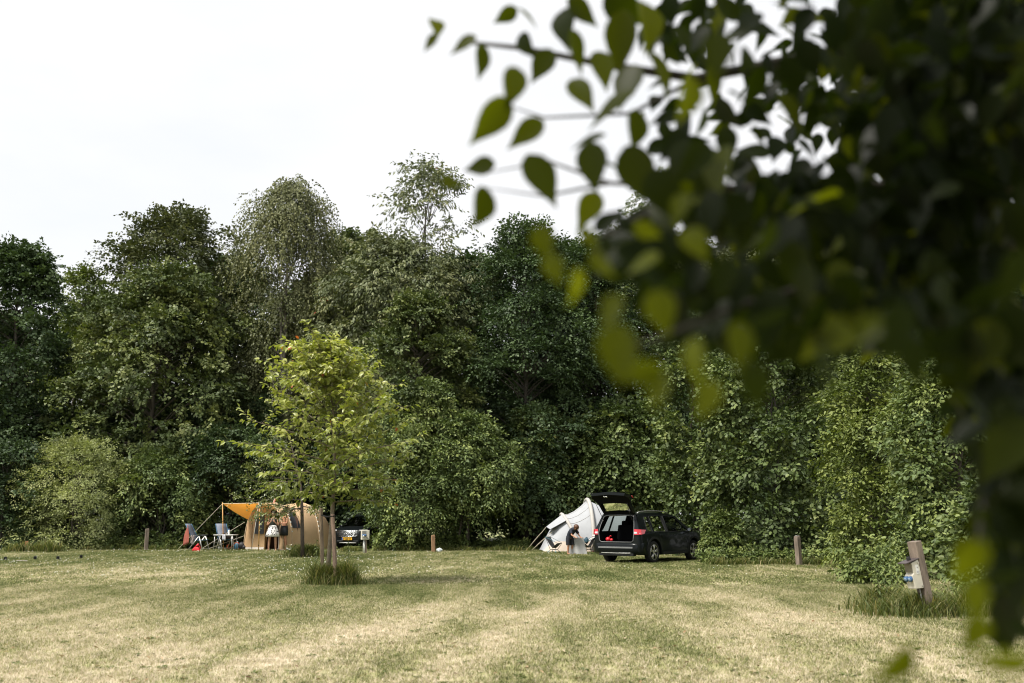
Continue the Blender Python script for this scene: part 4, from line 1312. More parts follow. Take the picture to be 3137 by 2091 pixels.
    # roof skin and headliner
    for nm, m, dz in (('roof', M_PAINT, 0), ('headliner', M_INT, -.03)):
        rg = []
        for x, z in roofc:
            hw = ys(z) - .004
            rg.append([Vector((x, y * hw, z + dz + .035 * (1 - y * y))) for y in (-1, -.8, -.4, 0, .4, .8, 1)])
        mb = MB().loft(rg, False)
        mb.build(nm, m, root, True)
    mb = MB()
    rg = []
    for q in np.linspace(0, 1, 6):
        x, z = 2.63 + (1.79 - 2.63) * q, .99 + (1.50 - .99) * q
        hw = (.80 - .17 * q)
        rg.append([Vector((x + .12 * (1 - (y / 1.0) ** 2) * (1 - .5 * q), y * hw, z + .03 * (1 - y * y) * q)) for y in (-1, -.6, -.2, .2, .6, 1)])
    mb.loft(rg, False)
    mb.build('windscreen', M_GLASS, root, True)
    # interior
    mb = MB()
    mb.box((.28, 0, .92), (.16, 1.30, .56), Euler((0, .22, 0)))
    rs = mb.build('rear_seat', M_INT, root, bevel=.04)
    for y in (-.42, 0, .42):
        mb = MB()
        mb.box((.36, y, 1.25), (.10, .25, .18), Euler((0, .2, 0)))
        mb.build('headrest', M_INT, rs, bevel=.04)
    for y in (-.36, .36):
        mb = MB()
        mb.box((1.22, y, .92), (.14, .48, .62), Euler((0, .25, 0)))
        fs = mb.build('front_seat', M_INT, root, bevel=.05)
        mb = MB()
        mb.box((1.32, y, 1.32), (.10, .27, .20), Euler((0, .2, 0)))
        mb.build('headrest', M_INT, fs, bevel=.04)
    mb = MB()
    mb.box((2.25, 0, .93), (.40, 1.45, .12))
    mb.build('dashboard', M_INT, root, bevel=.03)
    # rear end
    if True:
        mb = MB()
        for s in (-1, 1):
            mb.add([(-.858, s * .86, .975), (-.665, s * .63, 1.55), (-.665, s * .56, 1.505), (-.862, s * .67, .975)], [(0, 1, 2, 3)])
        mb.add([(-.665, -.63, 1.55), (-.665, .63, 1.55), (-.665, .56, 1.505), (-.665, -.56, 1.505)], [(0, 1, 2, 3)])
        mb.build('rear_frame', M_PAINT, root)
        mb = MB()
        fr = [(-.868, -.57, .665), (-.872, -.64, .72), (-.872, -.67, .96), (-.80, -.64, 1.18), (-.69, -.57, 1.46), (-.675, -.50, 1.50), (-.672, 0, 1.52), (-.675, .50, 1.50), (-.69, .57, 1.46), (-.80, .64, 1.18), (-.872, .67, .96), (-.872, .64, .72), (-.868, .57, .665), (-.868, -.57, .665)]
        mb.tube(fr, .013, 6)
        mb.build('boot_seal', mat('seal_grey', (.16, .165, .17), .45), root, True)
        mb = MB()
        mb.add([(-.86, -.58, .675), (-.86, .58, .675), (.25, .58, .675), (.25, -.58, .675)], [(0, 1, 2, 3)])
        mb.build('boot_lining', M_INT, root)
        for s in (-1, 1):
            # lamp wraps the corner
            mb = MB()
            a = [(-.876, s * .68, 1.075), (-.872, s * .80, 1.07), (-.80, s * .885, 1.065), (-.58, s * .93, 1.055)]
            b_ = [(-.885, s * .68, .90), (-.882, s * .80, .90), (-.80, s * .902, .91), (-.66, s * .925, .93)]
            a = [Vector(q) + Vector((-.006, s * .008, 0)) for q in a]
            b_ = [Vector(q) + Vector((-.006, s * .008, 0)) for q in b_]
            mb.add(a + b_, [(i, i + 1, 5 + i, 4 + i) for i in range(3)])
            tl = mb.build('tail_lamp', M_TAIL, root)
            so = tl.modifiers.new('t', 'SOLIDIFY')
            so.thickness = .02
            so.offset = 0
            mb = MB()
            mb.add([Vector((-.902, s * .69, .995)), Vector((-.900, s * .795, .99)), Vector((-.835, s * .878, .985)), Vector((-.905, s * .69, .935)), Vector((-.903, s * .795, .935)), Vector((-.835, s * .89, .94))], [(0, 1, 4, 3), (1, 2, 5, 4)])
            o = mb.build('lamp_clear', M_LAMP, tl)
            o.modifiers.new('t', 'SOLIDIFY').thickness = .006
            mb = MB()
            mb.box((-.868, s * .52, .50), (.03, .22, .03))
            mb.build('reflector', M_TAIL, root)
        mb = MB()
        sec = []
        for y in np.linspace(-1, 1, 13):
            yy = y * .93
            bx_ = -.90 + .30 * max(0, abs(y) - .72) ** 1.5 / .28 ** 1.5 * .55
            sec.append([Vector((bx_ + dx, yy, z)) for dx, z in ((.04, .30), (-.02, .34), (-.035, .44), (-.03, .55), (-.015, .60), (.02, .645), (.12, .65), (.14, .30))])
        mb.loft(sec, True, True)
        mb.build('rear_bumper', M_PAINT, root, True)
        mb = MB()
        mb.box((-.938, 0, .495), (.012, 1.30, .05))
        mb.build('bumper_strip', mat('silver_strip', (.20, .205, .21), .4, .3), root, bevel=.004)
        mb = MB()
        mb.tube([(-.86, -.66, .335), (-.93, -.5, .325), (-.945, 0, .32), (-.93, .5, .325), (-.86, .66, .335)], .009, 6)
        mb.build('diffuser_trim', M_ALU, root, True)
        mb = MB()
        mb.box((-.80, 0, .28), (.20, 1.30, .10))
        mb.build('under_tray', M_TRIM, root, bevel=.02)
    # tailgate
    gt = thing_part('tailgate', root, (-.64, 0, 1.56))
    gt.rotation_euler = (0, (R(118) if gate_open else 0), 0)
    # closed shape hangs down from the hinge: local x back(-), z down(-)
    out_ = [(0, .60, .0), (-.04, .62, -.10), (-.20, .63, -.46), (-.255, .74, -.58), (-.28, .76, -.72), (-.245, .66, -.92)]
    inn_ = [(.05, .56, -.02), (.02, .57, -.10), (-.10, .59, -.44), (-.16, .68, -.58), (-.18, .70, -.72), (-.17, .62, -.88)]
    def gate_skin(rows, m, nm, hole=None):
        mb = MB()
        ysn = (-1, -.86, -.5, 0, .5, .86, 1)
        rg = [[Vector((x - .05 * (1 - y * y), y * hw, z)) for y in ysn] for x, hw, z in rows]
        fs = []
        for i in range(len(rows) - 1):
            for k in range(6):
                if hole and i in hole and 1 <= k <= 4:
                    continue
                fs.append((i * 7 + k, i * 7 + k + 1, i * 7 + k + 8, i * 7 + k + 7))
        mb.add([p for r_ in rg for p in r_], fs)
        return mb.build(nm, m, gt, True)
    gate_skin(out_, M_PAINT, 'outer_panel', (1,))
    gate_skin(inn_, M_INT, 'inner_panel', (1,))
    mb = MB()
    rg = [[Vector((x - .05 * (1 - y * y) + .02, y * hw * .87, z)) for y in (-1, -.5, 0, .5, 1)] for x, hw, z in (out_[1], out_[2])]
    mb.loft(rg, False)
    mb.build('rear_glass', glass('rear_glass_tint', (.62, .66, .66), .22), gt, True)
    mb = MB()
    n_ = len(out_)
    for s in (-1, 1):
        vs = [Vector((x, s * hw, z)) for x, hw, z in out_] + [Vector((x, s * hw, z)) for x, hw, z in inn_]
        mb.add(vs, [(i, i + 1, n_ + i + 1, n_ + i) for i in range(n_ - 1)])
    a, b_ = out_[-1], inn_[-1]
    mb.add([(a[0], -a[1], a[2]), (a[0] - .05, 0, a[2]), (a[0], a[1], a[2]), (b_[0], b_[1], b_[2]), (b_[0] - .05, 0, b_[2]), (b_[0], -b_[1], b_[2])], [(0, 1, 4, 5), (1, 2, 3, 4)])
    mb.build('gate_edge', M_PAINT, gt)
    for s in (-1, 1):
        mb = MB()
        mb.box((-.285, s * .66, -.60), (.02, .20, .09), Euler((0, .2, 0)))
        mb.build('gate_lamp', M_TAIL, gt, bevel=.008)
    mb = MB()
    mb.box((-.03, 0, .02), (.16, 1.10, .03), Euler((0, -.2, 0)))
    mb.build('spoiler', M_PAINT, gt, bevel=.012)
    if gate_open:
        mb = MB()
        mb.box((-.155, .06, -.845), (.012, .05, .05))
        mb.box((-.155, .14, -.845), (.012, .035, .05))
        mb.build('gate_latch', M_WHITE, gt)
        for s in (-1, 1):
            mb = MB()
            mb.tube([(-.70, s * .545, 1.28), (-1.02, s * .575, 1.72), (-1.14, s * .60, 1.90)], [.011, .011, .007], 6)
            mb.build('gas_strut', M_BLACK, root, True)
    # front end
    mb = MB()
    sec = []
    for y in np.linspace(-1, 1, 13):
        bx_ = 3.53 - .42 * abs(y) ** 3
        sec.append([Vector((bx_ + dx, y * .90, z)) for dx, z in ((-.10, .24), (.0, .28), (.035, .40), (.03, .54), (-.005, .60), (-.12, .62))])
    mb.loft(sec, True, True)
    mb.build('front_bumper', M_PAINT, root, True)
    if front:
        mb = MB()
        gpts = [(-.66, .86), (.66, .86), (.72, .80), (.50, .56), (-.50, .56), (-.72, .80)]
        def fx(y):
            return 3.575 - .30 * abs(y) ** 2.6
        rows = []
        for z, hw in ((.55, .52), (.62, .60), (.72, .67), (.80, .72), (.87, .68)):
            rows.append([Vector((fx(u * hw) - .10 * max(0, z - .6), u * hw, z)) for u in np.linspace(-1, 1, 11)])
        mb.loft(rows, False)
        gr = mb.build('grille', M_BLACK, root, True)
        for i, (z, hw) in enumerate(((.585, .54), (.64, .60), (.695, .64), (.75, .67), (.805, .70), (.855, .68))):
            mb = MB()
            mb.tube([Vector((fx(u * hw) - .10 * max(0, z - .6) + .012, u * hw, z)) for u in np.linspace(-1, 1, 11)], .009 if i < 5 else .014, 5)
            mb.build('grille_bar', mat('dark_chrome', (.36, .37, .38), .22, 1.0), gr, True)
        for u in np.linspace(-.86, .86, 9):
            mb = MB()
            mb.tube([Vector((fx(u * hw) - .10 * max(0, z - .6) + .016, u * hw, z)) for z, hw in ((.575, .53), (.69, .64), (.85, .68))], .006, 5)
            mb.build('grille_bar', M_TRIM, gr, True)
        mb = MB()
        mb.tube([Vector((3.565, .10 * math.cos(a), .775 + .052 * math.sin(a))) for a in np.linspace(0, 6.283, 17)], .009, 6)
        sl = [(-.045, -.035), (-.03, .035), (.03, -.035), (.045, .035)]
        mb.tube([Vector((3.567, -.05, .742)), Vector((3.567, -.022, .808))], .007, 5)
        mb.tube([Vector((3.567, .022, .742)), Vector((3.567, .05, .808))], .007, 5)
        mb.tube([Vector((3.567, -.036, .768)), Vector((3.567, .036, .782))], .007, 5)
        mb.build('emblem', M_CHROME, gr, True)
        for s in (-1, 1):
            mb = MB()
            pts = [(fx(.60) - .0, s * .58, .885), (3.40, s * .74, .90), (3.20, s * .868, .915), (3.22, s * .88, .86), (3.42, s * .76, .83), (fx(.62), s * .60, .825)]
            mb.prism(pts, (1, 0, .25), .018)
            mb.build('headlight', M_LAMP, root)
            mb = MB()
            mb.prism([(3.44, s * .66, .56), (3.36, s * .80, .58), (3.34, s * .82, .46), (3.46, s * .68, .44)], (1, 0, 0), .05)
            mb.build('fog_lamp_bezel', M_TRIM, root)
        mb = MB()
        mb.box((3.60, 0, .475), (.012, .53, .115))
        pl = mb.build('licence_plate', M_PLATE, root, bevel=.004)
        mb = MB()
        mb.box((3.609, -.24, .475), (.004, .045, .105))
        mb.build('plate_band', mat('plate_blue', (.02, .12, .55), .5), pl)
        mb = MB()
        stroke_text('N-068-NT', -.195, .438, .072, .013, 0, .013, mb)
        mb.v = [(3.6085 + v[1], v[0], v[2]) for v in mb.v]
        mb.build('plate_lettering', M_BLACK, pl)
        mb = MB()
        mb.box((3.52, 0, .36), (.08, 1.1, .07))
        mb.build('lower_intake', M_TRIM, root, bevel=.02)
        mb = MB()
        mb.tube([Vector((3.58 - .36 * abs(y) ** 3, y * .80, .285)) for y in np.linspace(-1, 1, 9)], .014, 6)
        mb.build('skid_trim', M_ALU, root, True)
        for s in (-.3, .3):
            mb = MB()
            mb.tube([(2.70, s - .25, 1.01), (2.50, s + .1, 1.10), (2.35, s + .35, 1.16)], .008, 5)
            mb.build('wiper', M_BLACK, root)
    return root

def thing_part(name, parent, loc):
    o = bpy.data.objects.new(name, None)
    o.empty_display_size = .1
    col.objects.link(o)
    o.parent = parent
    o.location = loc
    return o
def build_wheel(wr, s, RW):
    mb = MB()
    mb.lathe((0, 0, 0), [(.235, .09 * s), (.30, .105 * s), (.335, .09 * s), (RW, .06 * s), (RW, -.06 * s), (.335, -.09 * s), (.30, -.10 * s), (.22, -.09 * s)], 'Y', 36, False)
    mb.build('tyre', M_TYRE, wr, True)
    mb = MB()
    mb.lathe((0, 0, 0), [(.242, .085 * s), (.225, .075 * s), (.215, .02 * s), (.20, -.05 * s), (.05, -.055 * s)], 'Y', 30, False)
    mb.build('brake_drum', M_BLACK, wr, True)
    mb = MB()
    mb.lathe((0, 0, 0), [(.238, .088 * s), (.246, .094 * s), (.236, .098 * s), (.226, .090 * s)], 'Y', 36, False)
    for k in range(5):
        for e in (-.16, .16):
            a = k * 2 * math.pi / 5 + .3
            c0, c1 = Vector((math.cos(a) * .045, .078 * s, math.sin(a) * .045)), Vector((math.cos(a + e) * .232, .088 * s, math.sin(a + e) * .232))
            mb.tube([c0, c0.lerp(c1, .5) + Vector((0, .006 * s, 0)), c1], [.022, .017, .022], 6)
    mb.lathe((0, 0, 0), [(.06, .07 * s), (.06, .095 * s), (.03, .10 * s), (.002, .10 * s)], 'Y', 16)
    mb.build('rim', M_RIM, wr, True)

# heading: local +x forward -> world (.62,.78)
c1 = suv('parked_car', 'black estate car with raised tailgate and empty boot', (0, 0, 0), 0, True, False)
hd = math.atan2(.78, .62)
rr_, rl_ = Vector((4.52, 32.9, 0)), Vector((3.28, 33.9, 0))
c1.location = (rr_ + rl_) / 2
c1.rotation_euler = (0, 0, hd)
# red thing in the boot
mb = MB()
mb.ball((-.70, .42, .745), (.075, .085, .075), 12, 8)
mb.ball((-.68, .30, .725), (.05, .055, .05), 10, 6)
mb.tube([(-.70, .36, .80), (-.69, .34, .86), (-.68, .30, .84)], .015, 6)
o = tag(mb.build('red_bag', M_RED, None, True), 'small bright red bag lying in the open boot of the car', 'bag')
o.matrix_world = Matrix.Translation(c1.location) @ Matrix.Rotation(hd, 4, 'Z')

c2 = suv('parked_car', 'black car with chrome grille and yellow plate half hidden by hedge', (0, 0, 0), 0, False, True)
h2 = math.atan2(-.955, -.30)
fc = gp(1058, 1676)
fc = Vector(((1064 - 1568.5) / F * 47.0, 47.9, 0))
c2.location = fc - Vector((math.cos(h2), math.sin(h2), 0)) * 3.56
c2.rotation_euler = (0, 0, h2)

# ---------------------------------------------------------------- brown tunnel tent
M_CANV = mat('sand_canvas', (0.64, 0.44, 0.255), .85, var=.08, scale=3, bump=.25, bscale=7, trans=.18, tcol=(0.55, 0.33, 0.14))
M_CANV2 = mat('sand_canvas_front', (0.56, 0.37, 0.20), .85, var=.08, scale=3, bump=.2, bscale=7, trans=.12, tcol=(0.5, 0.30, 0.12))
M_AWN = mat('orange_awning_canvas', (0.62, 0.36, 0.13), .85, var=.06, scale=3, bump=.15, bscale=6, trans=.55, tcol=(0.72, 0.30, 0.04))
M_MESH = mat('dark_mesh_window', (0.045, 0.05, 0.058), .6, var=.2, scale=20)
M_MUD = mat('pale_mud_flap', (0.55, 0.50, 0.44), .7, var=.12)
M_BROWN = mat('dark_brown_inner', (0.06, 0.03, 0.02), .9)
def arch(hw, h, n=25, p=2.35):
    """half-hoop outline from the far foot (-hw) over the top to the near foot (+hw)"""
    pts = []
    for i in range(n):
        a = math.pi * (1 - i / (n - 1))
        c, s_ = math.cos(a), math.sin(a)
        pts.append((hw * math.copysign(abs(c) ** (2 / p), c), h * abs(s_) ** (2 / p)))
    return pts
def brown_tent():
    A, B = Vector((-12.45, 47.2, 0)), Vector((-10.30, 45.75, 0))
    mid = (A + B) / 2
    W_ = (B - A).normalized()
    hw0 = (B - A).length / 2
    root = thing('tunnel_tent', 'sand brown canvas tunnel tent with orange awning on wooden poles', 'tent', mid, math.atan2(W_.y, W_.x))
    # local: x along width (near side +x), y along the tunnel (away), z up
    secs = [(0, hw0, 2.10), (.33, hw0 * 1.0, 2.10), (.68, hw0 * 1.03, 2.12), (1.0, hw0 * .99, 2.0), (1.35, hw0 * .98, 1.93), (1.7, hw0 * 1.03, 2.0), (2.2, hw0 * 1.04, 2.10), (3.0, hw0 * 1.06, 2.14), (3.6, hw0 * 1.03, 2.08), (4.3, hw0 * .95, 1.72), (5.0, hw0 * .75, 1.15), (5.5, hw0 * .45, .55), (5.7, hw0 * .3, .05)]
    secs = [(y * .73, hw, h) for y, hw, h in secs]
    rg = [[Vector((x, y, z)) for x, z in arch(hw, h)] for y, hw, h in secs]
    mb = MB().loft(rg, False)
    mb.build('canvas', M_CANV, root, True, fix=False)
    for y, hw, h in (secs[0], secs[2], secs[5], secs[7]):
        mb = MB()
        mb.tube([(x * 1.004, y, z * 1.004) for x, z in arch(hw, h, 29)], .022, 6)
        mb.build('hoop', mat('hoop_sleeve', (.60, .45, .29), .8), root, True)
        for q in range(3, 11):
            x, z = arch(hw, h, 29)[28 - q]
            if y in (secs[2][0], secs[7][0]):
                mb = MB()
                mb.box((x * 1.03, y, z * 1.01), (.04, .05, .06))
                mb.build('toggle', M_WHITE, root, bevel=.008)
    # front wall pieces
    ar = arch(hw0, 2.10, 61)
    def top(x):
        return float(np.interp(x, [q[0] for q in ar], [q[1] for q in ar]))
    def wall(nm, x0, x1, m, y=-.004, z0=.02):
        mb = MB()
        xs_ = np.linspace(x0, x1, 9)
        lo = [Vector((x, y - .03 * math.sin(3 * x), z0)) for x in xs_]
        hi = [Vector((x, y, max(z0 + .02, top(x) - .01))) for x in xs_]
        mi = [Vector((x, y - .015 * math.sin(9 * x + 1), (z0 + top(x)) / 2)) for x in xs_]
        mb.loft([lo, mi, hi], False)
        return mb.build(nm, m, root, True, fix=False)
    wall('front_panel', -hw0, .08, M_CANV2)
    wall('front_panel', 1.02, hw0, M_CANV)
    mb = MB()
    mb.prism([(-.56, -.05, .72), (.04, -.05, .72), (.04, -.05, 1.68), (-.56, -.05, 1.55)], (0, -1, 0), .008)
    mb.build('mesh_window', M_MESH, root)
    mb = MB()
    mb.tube([(-.77, -.03, .1), (-.77, -.026, 1.3)], .008, 5)
    mb.build('zip', M_BROWN, root)
    mb = MB()
    mb.tube([(1.03, -.03, .08), (1.02, -.03, 1.5)], .012, 5)
    mb.build('zip', M_MUD, root)
    mb = MB()
    mb.add([(-.9, .95, .02), (1.2, .95, .02), (1.2, .95, 1.4), (.5, .95, 1.95), (-.6, .95, 1.9)], [(0, 1, 2, 3, 4)])
    mb.build('inner_wall', M_BROWN, root)
    mb = MB()
    mb.add([(-hw0, -.03, .001), (.05, -.05, .001), (.05, -.012, .13), (-hw0 * .97, -.012, .11)], [(0, 1, 2, 3)])
    mb.build('mud_flap', M_MUD, root, fix=False)
    mb = MB()
    mb.add([(hw0 + .05, .1, .003), (hw0 * 1.09, 2.1, .003), (hw0 * 1.058, 2.1, .11), (hw0 + .012, .1, .11)], [(0, 1, 2, 3)])
    mb.build('mud_flap', M_MUD, root, fix=False)
    # side window on the near wall (between second and third hoop)
    mb = MB()
    rows = []
    for z in np.linspace(.98, 1.72, 6):
        row = []
        for y in np.linspace(.60, 1.12, 5):
            hw = float(np.interp(y, [q[0] for q in secs], [q[1] for q in secs]))
            h = float(np.interp(y, [q[0] for q in secs], [q[2] for q in secs]))
            x = hw * max(0, 1 - (z / h) ** 2.35) ** (1 / 2.35)
            row.append(Vector((x + .02, y - .10 * (z - .98), z + .008)))
        rows.append(row)
    mb.loft(rows, False)
    mb.build('side_window', M_MESH, root, True)
    # awning
    fr = Vector((hw0 * .72, -1.15, 2.10)), Vector((-hw0 * 1.12, -1.25, 2.08))
    attL, attR = Vector((-hw0 * .83, -.02, 1.62)), Vector((hw0 * .62, -.02, 1.98))
    rows = []
    for q in np.linspace(0, 1, 7):
        row = []
        for u in np.linspace(0, 1, 9):
            xx = attL.x + (attR.x - attL.x) * u
            e = Vector((xx, -.02, top(xx) + .012))
            f_ = fr[1].lerp(fr[0], u) + Vector((0, .10 * math.sin(math.pi * u), 0))
            p = e.lerp(f_, q)
            p.z -= .07 * math.sin(math.pi * q) * (1 - abs(u - .5))
            row.append(p)
        rows.append(row)
    mb = MB().loft(rows, False)
    aw = mb.build('awning', M_AWN, root, True, fix=False)
    mb = MB()
    mb.tube([rows[-1][k] for k in range(9)], .016, 5)
    mb.build('awning_hem', mat('awning_hem_cream', (.66, .50, .33), .8), aw, True)
    for c, ft in ((fr[0], (hw0 * .72 + .06, -1.17, -.02)), (fr[1], (-hw0 * 1.10 + .14, -1.2, -.02))):
        mb = MB()
        ft = Vector(ft)
        mb.tube([ft, c + Vector((0, 0, .06))], .021, 7)
        po = mb.build('awning_pole', M_STEELP, root, True)
        mb = MB()
        for q in (.12, .62):
            p = ft.lerp(c, q)
            mb.tube([p, p + (c - ft).normalized() * .035], .026, 7)
        mb.build('pole_clip', M_BLACK, po, True)
    mb = MB()
    mb.tube([fr[0] + Vector((-.04, -.02, .02)), Vector((hw0 * .72 - .12, -1.42, .02))], .013, 6)
    mb.build('tension_tape', M_MUD, root, True)
    # guy lines
    for a, b_ in ((fr[1], (-hw0 * 1.10 - 1.95, -2.1, 0)), ((-hw0 * 1.0, -.02, 1.25), (-hw0 - 1.25, -1.5, 0)), ((-hw0 * 1.01, -.02, .62), (-hw0 - 1.2, -1.2, 0)), ((0, 3.65, 1.17), (.5, 5.6, .2)), ((.25, 3.65, 1.1), (1.5, 5.0, 0)), ((-hw0 * .3, 3.1, 1.75), (-2.2, 5.0, 0))):
        mb = MB()
        mb.tube([a, b_], .0095, 5)
        mb.build('guy_line', M_ROPE, root)
    return root
brown_tent()

# ---------------------------------------------------------------- grey inflatable tent
M_GREY = mat('light_grey_polycotton', (0.42, 0.435, 0.46), .8, var=.07, scale=2.5, bump=.35, bscale=4, trans=.12, tcol=(.55, .55, .55))
M_BEIGE = mat('beige_polycotton', (0.50, 0.42, 0.345), .8, var=.08, scale=3, bump=.3, bscale=5)
M_TUBE = mat('air_beam_sleeve', (0.45, 0.425, 0.40), .75, var=.08)
def grey_tent():
    # local x runs towards the camera, y along the tent to the right; each section may lean (yb at the ground, yt at the top)
    W_ = Vector((.10, -.995, 0))
    nf = gp(1821, 1690.5)
    root = thing('air_tent', 'light grey inflatable tent with beige skirt and air beams behind the boy', 'tent', nf - W_ * 1.4, math.atan2(W_.y, W_.x))
    secs = [(-2.12, -2.12, .86, .06), (-1.85, -1.98, .95, .42), (-1.45, -1.75, 1.03, .86), (-1.0, -1.50, 1.10, 1.26), (-.48, -1.20, 1.18, 1.58), (-.36, -.92, 1.20, 1.60), (-.22, -.62, 1.26, 1.74), (-.08, -.30, 1.34, 1.98), (0, -.04, 1.40, 2.22), (.5, .5, 1.38, 1.98), (1.2, 1.25, 1.38, 1.72), (2.0, 2.0, 1.3, 1.52), (2.7, 2.5, 1.15, .9), (3.1, 3.1, 1.0, .05)]
    P_ = 2.1
    n = 33
    up_r, near, far = [], [], []
    for yb, yt, hw, h in secs:
        zc = min(.44, h * .55)
        a0 = math.asin(min(1, (zc / h) ** (P_ / 2)))
        ring = []
        for i in range(n):
            a = math.pi - a0 - (math.pi - 2 * a0) * i / (n - 1)
            c, s_ = math.cos(a), math.sin(a)
            z = h * abs(s_) ** (2 / P_)
            ring.append(Vector((hw * math.copysign(abs(c) ** (2 / P_), c), yb + (yt - yb) * z / h, z)))
        up_r.append(ring)
        near.append([ring[-1] + Vector((.004, 0, 0)), Vector(((ring[-1].x + hw * 1.10) / 2 + .02, yb + (yt - yb) * .5 * zc / h, zc * .5)), Vector((hw * 1.10, yb, .01))])
        far.append([ring[0], Vector(((ring[0].x - hw * 1.10) / 2, yb, zc * .5)), Vector((-hw * 1.10, yb, .01))])
    MB().loft(up_r, False).build('canvas', M_GREY, root, True, fix=False)
    MB().loft(near, False).build('skirt', M_BEIGE, root, True, fix=False)
    MB().loft(far, False).build('skirt', M_BEIGE, root, True, fix=False)
    for i, r_ in ((4, .07), (8, .085), (11, .08)):
        yb, yt, hw, h = secs[i]
        pts = []
        for x, z in arch(hw, h, 31, P_):
            pts.append(Vector((x * 1.05, yb + (yt - yb) * z / h, z + .03)))
        pts[0].z = pts[-1].z = 0
        mb = MB()
        mb.tube(pts, r_, 10)
        hb_ = mb.build('air_beam', M_TUBE, root, True)
        mb = MB()
        mb.tube([(hw * 1.05, yb, 0), (hw * 1.05, yb, .06)], r_ * 1.15, 10)
        mb.build('beam_foot', M_RED, hb_, True)
        mb = MB()
        mb.lathe((hw * 1.05 + r_ * .9, yb + .01, .30), [(.03, 0), (.03, .02), (.015, .03)], 'X', 10)
        mb.build('valve', mat('valve_red', (.35, .01, .03), .4), hb_, True)
    # creased panel seams
    for q in (7, 10, 14):
        mb = MB()
        mb.tube([up_r[i][n - 1 - q] + Vector((.006, 0, .006)) for i in range(4, 9)], .007, 4)
        mb.build('seam', M_TUBE, root, True)
    # vent hood with dark edge over the low end
    mb = MB()
    A_, B_, C_, D_ = up_r[4][n - 9], up_r[4][n - 14], up_r[2][n - 15], up_r[2][n - 8]
    u = Vector((.05, -.03, .06))
    mb.prism([A_ + u, B_ + u, C_ + u * 1.6 + Vector((0, -.12, .10)), D_ + u * 1.8 + Vector((.06, -.06, .12))], (.02, 0, .02), .6)
    mb.build('window_hood', M_GREY, root)
    mb = MB()
    mb.tube([C_ + u * 1.6 + Vector((0, -.13, .10)), D_ + u * 1.8 + Vector((.07, -.07, .11)), A_ + u * 1.1], .016, 5)
    mb.build('hood_edge', M_BLACK, root)
    wm = Matrix.Translation(root.location) @ Matrix.Rotation(root.rotation_euler.z, 4, 'Z')
    for a, b_ in ((C_ + u * 1.6 + Vector((0, -.12, .10)), gp(1611, 1687)), (D_ + u + Vector((.05, 0, .05)), gp(1626, 1687))):
        e_ = wm.inverted() @ b_
        mb = MB()
        mb.tube([a, e_], .013, 5)
        p, q = Vector(a).lerp(e_, .3), Vector(a).lerp(e_, .72)
        mb.tube([p + Vector((.02, 0, .025)), q + Vector((.02, 0, .025))], .008, 5)
        mb.build('guy_line', M_ROPE, root)
    return root
GT = grey_tent()

# ---------------------------------------------------------------- furniture left of the brown tent
M_FAB = mat('grey_blue_mesh_fabric', (0.20, 0.225, 0.28), .8, var=.12, scale=30)
M_FABB = mat('blue_edge_fabric', (0.06, 0.17, 0.30), .7)
M_ARM = mat('black_armrest', (0.03, 0.035, 0.035), .5)
def folding_chair(label, loc, rz):
    r = thing('folding_chair', label, 'chair', loc, rz, 'high backed folding chairs by the tent')
    # local x = forward
    mb = MB()
    rows = []
    for q in np.linspace(0, 1, 8):
        x, z = -.20 - .36 * q - (.03 * math.sin(math.pi * q)) - (.05 * max(0, q - .85) / .15), .47 + .70 * q
        th = .035
        rows.append([Vector((x, -.235, z)), Vector((x - .02, 0, z)), Vector((x, .235, z)), Vector((x - th, .235, z + .012)), Vector((x - th - .02, 0, z + .012)), Vector((x - th, -.235, z + .012))])
    mb.loft(rows, True, True)
    mb.build('backrest', M_FAB, r, True)
    mb = MB()
    mb.box((.02, 0, .45), (.46, .47, .035), Euler((0, -.05, 0)))
    st_ = mb.build('seat', M_FAB, r, bevel=.012)
    mb = MB()
    mb.tube([(-.22, -.25, .44), (.27, -.25, .465), (.27, .25, .465), (-.22, .25, .44)], .014, 6)
    mb.build('seat_frame', M_FABB, r, True)
    for s in (-.26, .26):
        mb = MB()
        mb.tube([(-.20, s, .47), (-.60, s, 1.17)], .013, 6)
        mb.build('back_frame', M_FABB, r, True)
        mb = MB()
        mb.tube([(-.42, s * 1.06, .0), (.10, s * 1.06, .63)], .019, 7)
        mb.build('leg', M_ALU, r, True)
        mb = MB()
        mb.tube([(.32, s * 1.10, .0), (.12, s * 1.10, .63)], .022, 7)
        mb.build('leg', M_ALU, r, True)
        mb = MB()
        mb.tube([(-.35, s * 1.12, .655), (-.1, s * 1.12, .66), (.22, s * 1.12, .685)], [.022, .026, .022], 8)
        mb.build('armrest', M_ARM, r, True)
    mb = MB()
    mb.tube([(.29, -.285, .09), (.29, .285, .09)], .014, 6)
    mb.build('foot_bar', M_ALU, r, True)
    return r
p = gp(598, 1686)
ch1 = folding_chair('folding chair seen from its side with a reddish towel over the back', (p.x + .18, p.y, 0), R(-12))
p = gp(668, 1685)
ch2 = folding_chair('folding chair facing the table with a dark jacket on its seat', (p.x + .15, p.y + .55, 0), R(-52))
